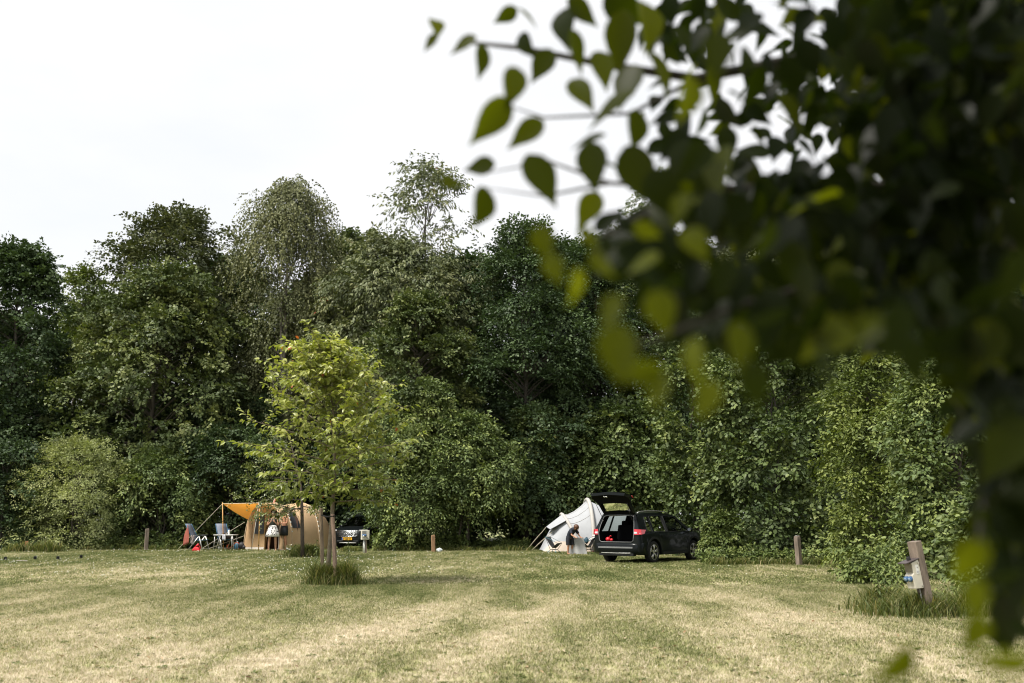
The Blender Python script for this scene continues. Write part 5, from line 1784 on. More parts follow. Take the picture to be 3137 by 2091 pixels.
# towel over the first backrest
mb = MB()
rng = np.random.default_rng(3)
rows = []
for q in np.linspace(0, 1, 9):
    z = 1.12 - .92 * q
    wq = .07 + .15 * min(1, q * 2.2)
    cx = -.57 - .03 * q
    rows.append([Vector((cx - wq * .95 + .07 + (.05 * q if u > .5 else 0) + wq * 1.6 * u, -.10 - .22 * u + .02 * math.sin(u * 14 + q * 5), z + (.14 * u * q if q > .8 else 0))) for u in np.linspace(0, 1, 8)])
mb.loft(rows, False)
o = mb.build('towel', mat('reddish_towel', (0.30, 0.085, 0.06), .95, var=.35, scale=40, bump=.3, bscale=80), None, True, fix=False)
o.matrix_world = Matrix.Translation(ch1.location) @ Matrix.Rotation(ch1.rotation_euler.z, 4, 'Z')
o.modifiers.new('t', 'SOLIDIFY').thickness = .012
tag(o, 'reddish brown towel hanging from the back of the side on folding chair', 'towel')
# patterned scarf over its armrest
mb = MB()
rows = [[Vector((-.28 + .16 * u + .02 * math.sin(q * 7), -.30 - .03 * math.sin(u * 9 + q * 4), .70 - .42 * q - .03 * u)) for u in np.linspace(0, 1, 6)] for q in np.linspace(0, 1, 7)]
mb.loft(rows, False)
o = mb.build('scarf', mat('patterned_scarf', (0.24, 0.20, 0.19), .9, var=.9, scale=14), None, True, fix=False)
o.modifiers.new('t', 'SOLIDIFY').thickness = .01
o.matrix_world = Matrix.Translation(ch1.location) @ Matrix.Rotation(ch1.rotation_euler.z, 4, 'Z')
tag(o, 'grey patterned scarf hanging over the armrest of the side on chair', 'scarf')
# dark jacket on second chair
mb = MB().ball((.12, -.02, .56), (.20, .24, .13), 14, 9)
mb.ball((.24, -.20, .60), (.12, .14, .16), 12, 8)
mb.v = [tuple(np.array(v) + rng.normal(size=3) * .018) for v in mb.v]
o = tag(mb.build('jacket', mat('dark_jacket', (0.035, 0.033, 0.036), .85, var=.3), None, True), 'dark grey jacket heaped on the chair that faces the table', 'jacket')
o.matrix_world = Matrix.Translation(ch2.location) @ Matrix.Rotation(ch2.rotation_euler.z, 4, 'Z')
# red can
p = gp(607, 1687)
root = thing('watering_can', 'red plastic watering can standing under the side on chair', 'can', (p.x + .02, p.y - .35, 0), .1)
mb = MB()
mb.loft([[Vector((x * a, y * a * .7, z)) for x, y in ((-.16, -.1), (.16, -.1), (.16, .1), (-.16, .1))] for z, a in ((.002, 1.0), (.06, 1.02), (.13, .80), (.17, .50))], True, True)
mb.build('body', M_RED, root, bevel=.02)
mb = MB()
mb.tube([(-.08, 0, .15), (.02, 0, .24), (.10, 0, .30)], [.03, .04, .055], 9)
mb.build('spout', M_RED, root, True)
mb = MB()
mb.tube([(.09, 0, .25), (.16, 0, .17), (.15, 0, .03)], .022, 7)
mb.build('handle', M_RED, root, True)
# table
def camp_table():
    p0 = gp(664, 1685)
    root = thing('camping_table', 'white folding camping table on thin metal legs beside the chairs', 'table', (p0.x + .45, p0.y - .25, 0), R(-8))
    mb = MB()
    mb.box((.0, 0, .685), (.92, .62, .035))
    mb.build('table_top', mat('white_table', (.66, .65, .61), .5, var=.08), root, bevel=.01)
    for sx in (-.42, .42):
        for sy in (-.26, .26):
            mb = MB()
            mb.tube([(sx * .96, sy, .67), (sx * 1.02, sy * 1.08, 0)], .014, 7)
            mb.build('leg', M_ALU, root, True)
        mb = MB()
        mb.tube([(sx * .98, -.26, .42), (sx * .98, -.2, .36), (sx * .98, .2, .36), (sx * .98, .26, .42)], .011, 6)
        mb.build('leg_brace', M_ALU, root, True)
    return root
tb = camp_table()
tm = Matrix.Translation(tb.location) @ Matrix.Rotation(tb.rotation_euler.z, 4, 'Z')
root = thing('spray_bottle', 'white pump bottle with blue neck standing on the camping table', 'bottle', tm @ Vector((.16, -.05, .703)))
mb = MB()
mb.lathe((0, 0, 0), [(.042, 0), (.044, .02), (.044, .14), (.040, .16), (.044, .175), (.028, .195), (.022, .205)], 'Z', 14)
mb.build('body', M_WHITE, root, True)
mb = MB()
mb.lathe((0, 0, .2055), [(.024, 0), (.024, .035), (.012, .045)], 'Z', 12)
mb.build('neck', mat('bottle_blue', (.12, .25, .55), .4), root, True)
mb = MB()
mb.tube([(0, 0, .25), (0, 0, .28), (-.05, 0, .285)], .010, 6)
mb.build('pump', M_BLACK, root, True)
mb = MB()
mb.loft([[tm @ Vector((x, y, .7045 + z + .012 * math.sin(9 * x + 7 * y))) for x in np.linspace(-.36, -.02, 7)] for y, z in ((-.24, .01), (-.1, .02), (.02, .012), (.15, .015))], False)
o = tag(mb.build('cloth', mat('dark_cloth', (.06, .065, .085), .9, var=.4), None, True, fix=False), 'dark crumpled cloth lying on the camping table', 'cloth')
o.modifiers.new('t', 'SOLIDIFY').thickness = .015
mb = MB()
mb.loft([[tm @ Vector((-.02 + .16 * u, -.322 - .012 * math.sin(8 * u + 3 * q), .712 - .26 * q)) for u in np.linspace(0, 1, 6)] for q in np.linspace(0, 1, 5)], False)
o = tag(mb.build('tea_towel', mat('spotted_tea_towel', (.42, .42, .45), .9, var=.8, scale=16), None, True, fix=False), 'pale patterned tea towel hanging off the front of the table', 'towel')
o.modifiers.new('t', 'SOLIDIFY').thickness = .006
mb = MB()
pb = tm @ Vector((-.42, .35, 0))
mb.lathe((pb.x, pb.y, .002), [(.065, 0), (.085, .13), (.088, .14), (.075, .13), (.06, .02)], 'Z', 14)
tag(mb.build('bucket', mat('grey_bucket', (.42, .42, .41), .5), None, True), 'small grey bucket standing under the table between the chairs', 'bucket')
# blue canister with orange hose
p = gp(729, 1682)
root = thing('water_canister', 'blue water canister with an orange red hose beside the tent', 'canister', (p.x, p.y - .2, 0), .2)
mb = MB()
mb.lathe((0, 0, .002), [(.10, 0), (.125, .03), (.13, .12), (.125, .22), (.08, .29), (.045, .31)], 'Z', 16)
mb.build('body', mat('blue_canister_plastic', (.10, .27, .42), .4, var=.2), root, True)
mb = MB()
mb.lathe((0, 0, .312), [(.05, 0), (.055, .03), (.03, .06)], 'Z', 12)
mb.build('cap', mat('pale_blue_cap', (.35, .48, .58), .5), root, True)
mb = MB()
mb.tube([(.08, -.10, .03), (.13, -.09, .12), (.10, -.08, .26), (-.02, -.06, .33), (-.12, -.05, .26), (-.24, -.04, .14), (-.36, -.03, .04), (-.43, -.03, .08), (-.44, -.03, .18), (-.38, -.02, .23), (-.34, -.02, .20)], .017, 7)
mb.build('hose', mat('orange_red_hose', (.75, .10, .03), .4), root, True)
p = gp(748, 1682)
mb = MB().ball((p.x - .05, p.y - .25, .17), (.18, .14, .17), 12, 8)
mb.ball((p.x + .08, p.y - .3, .10), (.12, .12, .10), 10, 7)
mb.v = [tuple(np.array(v) + rng.normal(size=3) * .012) for v in mb.v]
tag(mb.build('dark_bag', mat('black_bag', (.02, .02, .024), .6, var=.4), None, True), 'black bag lying between the blue canister and the tent', 'bag')

# ---------------------------------------------------------------- low camp chairs by the grey tent
def low_chair(label, loc, rz, legm, seatm):
    r = thing('camp_chair', label, 'chair', loc, rz, 'low camp chairs by the grey tent')
    C_ = {(-1, 1): (-.28, .27, .66), (-1, -1): (-.28, -.27, .66), (1, 1): (.27, .24, .40), (1, -1): (.27, -.24, .40)}
    mb = MB()
    rows = []
    for i, u in enumerate(np.linspace(0, 1, 9)):
        row = []
        for v in np.linspace(-1, 1, 7):
            x = -.28 + .55 * u
            z = .66 - .26 * u - .36 * math.sin(math.pi * min(1, u * 1.02)) ** 1.2 * (1 - .25 * v * v)
            row.append(Vector((x, v * (.27 - .03 * u) * (1 - .10 * math.sin(math.pi * u)), max(z, .20))))
        rows.append(row)
    mb.loft(rows, False)
    o = mb.build('seat', seatm, r, True, fix=False)
    o.modifiers.new('t', 'SOLIDIFY').thickness = .01
    for (a, b_), c in C_.items():
        mb = MB()
        hub = (a * .10, b_ * .15, .13)
        mb.tube([hub, c], .010, 6)
        mb.build('support', M_BLACK, r, True)
        mb = MB()
        mb.tube([hub, (a * .22, b_ * .26, 0)], .012, 6)
        mb.build('leg', legm, r, True)
    mb = MB()
    mb.tube([(-.10, -.15, .13), (.10, -.15, .13), (.10, .15, .13), (-.10, .15, .13), (-.10, -.15, .13)], .013, 6)
    mb.build('hub_frame', M_BLACK, r, True)
    mb = MB()
    mb.tube([(.27, -.24, .40), (-.28, -.27, .66), (-.28, .27, .66), (.27, .24, .40)], .008, 5)
    mb.build('seat_rim', mat('teal_piping', (.05, .16, .20), .6), r, True)
    return r
M_TEAL = mat('teal_leg', (.03, .22, .30), .35, .3)
M_DMESH = mat('black_chair_mesh', (.022, .024, .026), .6, var=.3, scale=40)
p = gp(1697, 1693)
low_chair('empty black mesh camp chair with teal legs at the tent\'s ropes', (p.x, p.y, 0), R(-25), M_TEAL, M_DMESH)
p = gp(1808, 1692)
lc = low_chair('camp chair with a striped towel over it beside the car', (p.x - .05, p.y + .15, 0), R(190), M_BLACK, M_DMESH)
def stripes(name):
    m, t, o = _nodes(name)
    tc_ = t.nodes.new('ShaderNodeTexCoord')
    wv = t.nodes.new('ShaderNodeTexWave')
    wv.inputs['Scale'].default_value = 5.5
    r = t.nodes.new('ShaderNodeValToRGB')
    r.color_ramp.interpolation = 'CONSTANT'
    r.color_ramp.elements[0].color = (.03, .025, .03, 1)
    r.color_ramp.elements[1].position = .45
    r.color_ramp.elements[1].color = (.62, .56, .52, 1)
    b = t.nodes.new('ShaderNodeBsdfPrincipled')
    b.inputs['Roughness'].default_value = .9
    t.links.new(tc_.outputs['Object'], wv.inputs['Vector'])
    t.links.new(wv.outputs['Color'], r.inputs['Fac'])
    t.links.new(r.outputs['Color'], b.inputs['Base Color'])
    t.links.new(b.outputs['BSDF'], o.inputs['Surface'])
    return m
mb = MB()
mb.loft([[Vector((-.30 + .34 * u + .02, .30 * v - .05, .70 - .20 * u - .06 * math.sin(u * 3) + .015 * math.sin(9 * v))) for v in np.linspace(-1, 1, 7)] for u in np.linspace(0, 1, 6)], False)
o = mb.build('striped_towel', stripes('black_and_cream_stripes'), None, True, fix=False)
o.modifiers.new('t', 'SOLIDIFY').thickness = .01
o.matrix_world = Matrix.Translation(lc.location) @ Matrix.Rotation(lc.rotation_euler.z, 4, 'Z')
tag(o, 'black and cream striped towel draped over the camp chair', 'towel')
mb = MB().ball((.10, .05, .50), (.10, .12, .13), 12, 8)
mb.v = [tuple(np.array(v) + rng.normal(size=3) * .014) for v in mb.v]
o = mb.build('blue_clothes', mat('petrol_blue_cloth', (.03, .07, .10), .9, var=.3), None, True)
o.matrix_world = Matrix.Translation(lc.location) @ Matrix.Rotation(lc.rotation_euler.z, 4, 'Z')
tag(o, 'petrol blue clothes heaped on the camp chair with the towel', 'clothes')
# folded grey board held by the boy
p = gp(1772, 1698)
mb = MB()
def board(x0, x1, y, lean_, nm):
    r_ = [(x0 + .03, y, .0), (x1, y, .0), (x1 - .16, y + lean_, .64), (x1 - .20, y + lean_, .66), (x0 + .03, y + lean_, .66), (x0, y + lean_, .63)]
    return r_
root = thing('folding_board', 'grey folding table top stood on edge and held by the boy', 'board', (p.x, p.y, 0), R(-6))
mb = MB().prism(board(-.30, .36, -.02, .10, 0), (0, 1, .1), .03)
mb.build('panel', mat('grey_board', (.40, .40, .39), .55, var=.06), root, bevel=.006)
mb = MB().prism(board(-.46, -.05, .14, .06, 0), (0, 1, .1), .03)
mb.build('panel', mat('grey_board_back', (.34, .34, .335), .55, var=.06), root, bevel=.006)

# ---------------------------------------------------------------- people
def body_mesh(name, J, E, rad, m, parent, root_i):
    me = bpy.data.meshes.new(name)
    names = list(J)
    me.from_pydata([tuple(J[k]) for k in names], [(names.index(a), names.index(b_)) for a, b_ in E], [])
    o = bpy.data.objects.new(name, me)
    col.objects.link(o)
    o.parent = parent
    md = o.modifiers.new('skin', 'SKIN')
    for i, k in enumerate(names):
        r_ = rad[k]
        sv = me.skin_vertices[0].data[i]
        sv.radius = r_ if isinstance(r_, tuple) else (r_, r_)
        sv.use_root = (k == root_i)
    md.branch_smoothing = .6
    md.use_smooth_shade = True
    ss = o.modifiers.new('sub', 'SUBSURF')
    ss.levels = ss.render_levels = 2
    me.materials.append(m)
    return o
def hand(J, E, rad, wrist, d, pre, side):
    """palm and five fingers on the end of an arm"""
    d = Vector(d).normalized()
    s = d.orthogonal().normalized() if side is None else (Vector(side) - d * Vector(side).dot(d)).normalized()
    u = d.cross(s)
    J[pre + 'palm'] = Vector(J[wrist]) + d * .055
    rad[pre + 'palm'] = (.028, .020)
    E.append((wrist, pre + 'palm'))
    for k, (off, ln) in enumerate(((-.026, .062), (-.009, .072), (.009, .068), (.026, .052))):
        a = Vector(J[pre + 'palm']) + s * off + d * .035
        b_ = a + d * ln * .55 + u * .012
        c = a + d * ln * .75 + u * .04
        for nm, q, r_ in (('a', a, .0105), ('b', b_, .009), ('c', c, .008)):
            J[f'{pre}f{k}{nm}'] = q
            rad[f'{pre}f{k}{nm}'] = r_
        E += [(pre + 'palm', f'{pre}f{k}a'), (f'{pre}f{k}a', f'{pre}f{k}b'), (f'{pre}f{k}b', f'{pre}f{k}c')]
    a = Vector(J[pre + 'palm']) - s * .03 - d * .01
    b_ = a - s * .02 + d * .035 + u * .01
    J[pre + 't0'], J[pre + 't1'] = a, b_
    rad[pre + 't0'], rad[pre + 't1'] = .012, .009
    E += [(pre + 'palm', pre + 't0'), (pre + 't0', pre + 't1')]
def face(parent, hc, fwd, up, r_, m_skin):
    """nose, eyes, ears and mouth on a head whose centre is hc"""
    f, u = Vector(fwd).normalized(), Vector(up).normalized()
    s = f.cross(u).normalized()
    hc = Vector(hc)
    mb = MB()
    mb.ball(hc + f * r_ * 1.0 - u * r_ * .15, (r_ * .16, r_ * .16, r_ * .22), 8, 6)
    for e in (-1, 1):
        mb.ball(hc + s * e * r_ * .88 - u * r_ * .1, (r_ * .14, r_ * .14, r_ * .28), 8, 6)
    mb.build('nose_and_ears', m_skin, parent, True)
    mb = MB()
    for e in (-1, 1):
        mb.ball(hc + f * r_ * .90 + s * e * r_ * .34 + u * r_ * .05, r_ * .10, 6, 5)
    mb.build('eyes', mat('eye_dark', (.03, .02, .015), .3), parent, True)
    mb = MB()
    mb.ball(hc + f * r_ * .90 - u * r_ * .55, (r_ * .22, r_ * .22, r_ * .06), 8, 5)
    mb.build('mouth', mat('lips', (.35, .11, .09), .5), parent, True)
def ringloft(mb, rows, n=20, wav=0.0, ph=0):
    rg = []
    for (c, rx_, ry_, yaw) in rows:
        c = Vector(c)
        rg.append([c + Matrix.Rotation(yaw, 3, 'Z') @ Vector((rx_ * math.cos(2 * math.pi * k / n) * (1 + wav * math.sin(k * 5 + ph) * (1 if rx_ > .18 else .3)), ry_ * math.sin(2 * math.pi * k / n) * (1 + wav * math.sin(k * 5 + ph)), 0)) for k in range(n)])
    return mb.loft(rg, True, False)
def spots_mat(name):
    m, t, o = _nodes(name)
    tc_ = t.nodes.new('ShaderNodeTexCoord')
    v = t.nodes.new('ShaderNodeTexVoronoi')
    v.inputs['Scale'].default_value = 13
    r = t.nodes.new('ShaderNodeValToRGB')
    r.color_ramp.interpolation = 'CONSTANT'
    r.color_ramp.elements[0].color = (.02, .02, .025, 1)
    r.color_ramp.elements[1].position = .34
    r.color_ramp.elements[1].color = (.74, .71, .69, 1)
    b = t.nodes.new('ShaderNodeBsdfPrincipled')
    b.inputs['Roughness'].default_value = .85
    t.links.new(tc_.outputs['Object'], v.inputs['Vector'])
    t.links.new(v.outputs['Distance'], r.inputs['Fac'])
    t.links.new(r.outputs['Color'], b.inputs['Base Color'])
    t.links.new(b.outputs['BSDF'], o.inputs['Surface'])
    return m

def woman():
    p = gp(833, 1686.5)
    root = thing('person', 'standing person in black top and white skirt with black spots', 'person', (p.x, p.y, 0), R(8))
    # faces the camera (-y); height 1.72
    J = dict(pel=(0, 0, .95), wai=(0, .01, 1.10), che=(0, .0, 1.30), nec=(0, .01, 1.45), nk2=(0, 0, 1.52), hea=(0, -.02, 1.615), top=(0, 0, 1.69))
    rad = dict(pel=(.15, .11), wai=(.125, .095), che=(.145, .10), nec=.062, nk2=.052, hea=(.082, .098), top=(.06, .075))
    E = [('pel', 'wai'), ('wai', 'che'), ('che', 'nec'), ('nec', 'nk2'), ('nk2', 'hea'), ('hea', 'top')]
    for s, nm in ((-1, 'l'), (1, 'r')):
        J.update({nm + 'hip': (s * .10, 0, .90), nm + 'kne': (s * .135, -.01, .50), nm + 'cal': (s * .14, .02, .36), nm + 'ank': (s * .155, .03, .085), nm + 'hee': (s * .16, .03, .04), nm + 'toe': (s * .18, -.13, .025),
                  nm + 'sho': (s * .17, .01, 1.405), nm + 'elb': (s * .245, -.03, 1.12), nm + 'wri': (s * .11, -.20, 1.24)})
        rad.update({nm + 'hip': .095, nm + 'kne': .062, nm + 'cal': .06, nm + 'ank': .036, nm + 'hee': .038, nm + 'toe': (.038, .022), nm + 'sho': .055, nm + 'elb': .040, nm + 'wri': .028})
        E += [('pel', nm + 'hip'), (nm + 'hip', nm + 'kne'), (nm + 'kne', nm + 'cal'), (nm + 'cal', nm + 'ank'), (nm + 'ank', nm + 'hee'), (nm + 'hee', nm + 'toe'), ('che', nm + 'sho'), (nm + 'sho', nm + 'elb'), (nm + 'elb', nm + 'wri')]
        hand(J, E, rad, nm + 'wri', (-s * .5, -.35, .75), nm, (1, 0, 0))
    body_mesh('body', J, E, rad, M_SKIN, root, 'pel')
    mb = ringloft(MB(), [((0, 0, 1.115), .135, .11, 0), ((0, 0, 1.05), .175, .14, 0), ((0, 0, .92), .225, .185, 0), ((0, 0, .76), .275, .225, 0), ((0, 0, .62), .305, .25, 0)], 40, .045)
    o = mb.build('skirt', spots_mat('spotted_skirt'), root, True, fix=False)
    o.modifiers.new('t', 'SOLIDIFY').thickness = .008
    mb = ringloft(MB(), [((0, .01, 1.10), .138, .112, 0), ((0, .005, 1.18), .142, .115, 0), ((0, 0, 1.30), .168, .128, 0), ((0, .005, 1.38), .165, .105, 0), ((0, .01, 1.42), .12, .085, 0)], 24)
    mb.build('top', mat('black_top', (.022, .028, .022), .8), root, True, fix=False)
    mb = MB().ball((0, .025, 1.635), (.098, .110, .105), 14, 10)
    mb.v = [v for v in mb.v]
    hr = mb.build('hair', mat('dark_hair', (.035, .02, .012), .6, var=.4, scale=40), root, True)
    mb = MB().ball((0, .13, 1.66), .055, 10, 7)
    mb.build('hair_bun', MATS['dark_hair'], hr, True)
    face(root, (0, -.03, 1.60), (0, -1, 0), (0, 0, 1), .095, M_SKIN)
    for s in (-1, 1):
        mb = MB()
        mb.loft([[Vector((s * .17 + x, y, z)) for x, y in ((-.042, -.17), (.042, -.17), (.042, .06), (-.042, .06))] for z in (.0, .022)], True, True)
        mb.tube([(s * .17 - .042, -.10, .02), (s * .17, -.10, .06), (s * .17 + .042, -.10, .02)], .010, 6)
        mb.build('sandal', mat('tan_sandal', (.42, .30, .2), .7), root, bevel=.008)
    return root
woman()
def man():
    p = gp(868, 1685.5)
    root = thing('person', 'standing bare chested person in black shorts holding a clear bottle', 'person', (p.x, p.y, 0), R(-48))
    # local -y is where he faces (turned to the left of the picture); height 1.86
    J = dict(pel=(0, 0, 1.0), wai=(0, .01, 1.16), che=(0, -.0, 1.38), nec=(0, .02, 1.56), nk2=(0, .0, 1.63), hea=(0, -.03, 1.735), top=(0, -.01, 1.815))
    rad = dict(pel=(.16, .12), wai=(.15, .11), che=(.18, .12), nec=.075, nk2=.06, hea=(.085, .102), top=(.065, .08))
    E = [('pel', 'wai'), ('wai', 'che'), ('che', 'nec'), ('nec', 'nk2'), ('nk2', 'hea'), ('hea', 'top')]
    for s, nm in ((-1, 'l'), (1, 'r')):
        J.update({nm + 'hip': (s * .10, 0, .94), nm + 'kne': (s * .115, -.01, .53), nm + 'cal': (s * .12, .03, .38), nm + 'ank': (s * .125, .03, .09), nm + 'hee': (s * .125, .04, .042), nm + 'toe': (s * .14, -.14, .026),
                  nm + 'sho': (s * .20, .02, 1.50), nm + 'elb': (s * .27, -.02, 1.20), nm + 'wri': (s * .06, -.25, 1.22 - .03 * s)})
        rad.update({nm + 'hip': .10, nm + 'kne': .062, nm + 'cal': .064, nm + 'ank': .038, nm + 'hee': .04, nm + 'toe': (.042, .024), nm + 'sho': .068, nm + 'elb': .047, nm + 'wri': .031})
        E += [('pel', nm + 'hip'), (nm + 'hip', nm + 'kne'), (nm + 'kne', nm + 'cal'), (nm + 'cal', nm + 'ank'), (nm + 'ank', nm + 'hee'), (nm + 'hee', nm + 'toe'), ('che', nm + 'sho'), (nm + 'sho', nm + 'elb'), (nm + 'elb', nm + 'wri')]
        hand(J, E, rad, nm + 'wri', (-s * .8, -.35, -.1 if s > 0 else .2), nm, (0, 0, 1))
    body_mesh('body', J, E, rad, M_SKIN2, root, 'pel')
    mb = ringloft(MB(), [((0, 0, 1.10), .168, .132, 0), ((0, 0, 1.0), .182, .15, 0), ((0, 0, .90), .20, .152, 0), ((0, 0, .66), .225, .15, 0)], 28, .02)
    o = mb.build('shorts', mat('black_shorts', (.012, .014, .017), .75), root, True, fix=False)
    o.modifiers.new('t', 'SOLIDIFY').thickness = .008
    mb = MB().ball((0, .012, 1.775), (.098, .118, .085), 14, 9)
    mb.build('hair', mat('short_brown_hair', (.06, .038, .022), .6, var=.4, scale=50), root, True)
    face(root, (0, -.035, 1.72), (0, -1, 0), (0, 0, 1), .10, M_SKIN2)
    return root, p
mn, mp_ = man()
# clear bottle in his hand
rm = Matrix.Translation(mn.location) @ Matrix.Rotation(mn.rotation_euler.z, 4, 'Z')
root = thing('drink_bottle', 'clear plastic bottle with blue cap in the standing person\'s hand', 'bottle', rm @ Vector((.0, -.285, 1.07)))
mb = MB().lathe((0, 0, 0), [(.03, 0), (.034, .01), (.034, .14), (.014, .19), (.014, .205)], 'Z', 12)
mb.build('body', glass('bottle_plastic', (.8, .83, .86), .25), root, True)
mb = MB().lathe((0, 0, .205), [(.017, 0), (.017, .025), (.01, .027)], 'Z', 10)
mb.build('cap', mat('bottle_blue', (.12, .25, .55), .4), root, True)

def boy():
    p = gp(1754, 1698)
    root = thing('person', 'child in dark blue shirt and shorts bending over the grey board', 'person', (p.x - .05, p.y - .05, 0), R(38))
    # local -y is forward; bends forward from the hips, about 1.36 m tall
    J = dict(pel=(0, .10, .66), wai=(0, .045, .80), che=(0, -.12, .955), nec=(0, -.225, 1.01), nk2=(0, -.265, 1.02), hea=(0, -.335, 1.045), top=(0, -.365, 1.085))
    rad = dict(pel=(.115, .10), wai=(.105, .085), che=(.125, .09), nec=.052, nk2=.046, hea=(.082, .085), top=(.065, .07))
    E = [('pel', 'wai'), ('wai', 'che'), ('che', 'nec'), ('nec', 'nk2'), ('nk2', 'hea'), ('hea', 'top')]
    for s, nm in ((-1, 'l'), (1, 'r')):
        J.update({nm + 'hip': (s * .08, .09, .62), nm + 'kne': (s * .105, .05, .36), nm + 'cal': (s * .11, .07, .25), nm + 'ank': (s * .12, .07, .07), nm + 'hee': (s * .12, .08, .035), nm + 'toe': (s * .14, -.07, .022),
                  nm + 'sho': (s * .135, -.14, .965), nm + 'elb': (s * .19, -.24, .77), nm + 'wri': (s * .14, -.40, .685)})
        rad.update({nm + 'hip': .075, nm + 'kne': .047, nm + 'cal': .046, nm + 'ank': .029, nm + 'hee': .031, nm + 'toe': (.032, .019), nm + 'sho': .046, nm + 'elb': .033, nm + 'wri': .023})
        E += [('pel', nm + 'hip'), (nm + 'hip', nm + 'kne'), (nm + 'kne', nm + 'cal'), (nm + 'cal', nm + 'ank'), (nm + 'ank', nm + 'hee'), (nm + 'hee', nm + 'toe'), ('che', nm + 'sho'), (nm + 'sho', nm + 'elb'), (nm + 'elb', nm + 'wri')]
        hand(J, E, rad, nm + 'wri', (0, -.9, -.35), nm, (1, 0, 0))
    body_mesh('body', J, E, rad, M_SKIN2, root, 'pel')
    NAVY = mat('navy_cloth', (.014, .019, .032), .85, var=.2)
    mb = MB()
    for s in (-1, 1):
        pass
    rg = []
    for c, rx_, ry_, pit in (((0, .095, .66), .135, .125, 0), ((0, .085, .72), .135, .122, .25), ((0, .04, .82), .135, .115, .65), ((0, -.06, .915), .15, .12, .85), ((0, -.15, .975), .155, .105, 1.0), ((0, -.215, 1.01), .09, .07, 1.15), ((0, -.235, 1.018), .062, .055, 1.2)):
        M_ = Matrix.Rotation(pit, 3, 'X')
        rg.append([Vector(c) + M_ @ Vector((rx_ * math.cos(a), ry_ * math.sin(a), 0)) for a in np.linspace(0, 2 * math.pi, 22, endpoint=False)])
    mb.loft(rg, True, False)
    mb.build('shirt', NAVY, root, True, fix=False)
    for s in (-1, 1):
        mb = MB()
        mb.tube([(s * .12, -.13, .975), (s * .155, -.175, .90), (s * .178, -.215, .82)], [.066, .060, .058], 12, False)
        mb.build('sleeve', NAVY, root, True, fix=False)
    mb = MB()
    for s in (-1, 1):
        mb.tube([(s * .055, .098, .70), (s * .085, .088, .60), (s * .10, .075, .48), (s * .108, .06, .37)], [.095, .098, .092, .088], 14, False)
    mb.build('shorts', mat('dark_shorts', (.010, .012, .018), .85, var=.2), root, True, fix=False)
    mb = MB().ball((0, -.315, 1.085), (.106, .122, .104), 14, 10, Euler((.5, 0, 0)))
    mb.build('hair', mat('auburn_hair', (.085, .034, .014), .55, var=.5, scale=45), root, True)
    face(root, (0, -.36, 1.03), (0, -.80, -.60), (0, -.6, .8), .085, M_SKIN2)
    for s in (-1, 1):
        mb = MB()
        mb.loft([[Vector((s * .13 + x, y, z)) for x, y in ((-.036, -.10), (.036, -.10), (.036, .11), (-.036, .11))] for z in (.0, .02)], True, True)
        mb.tube([(s * .13 - .036, -.03, .018), (s * .13, -.03, .052), (s * .13 + .036, -.03, .018)], .011, 6)
        mb.tube([(s * .125 - .034, .09, .02), (s * .125, .105, .075), (s * .125 + .034, .09, .02)], .010, 6)
        mb.build('sandal', M_BLACK, root, bevel=.006)
    return root
boy()

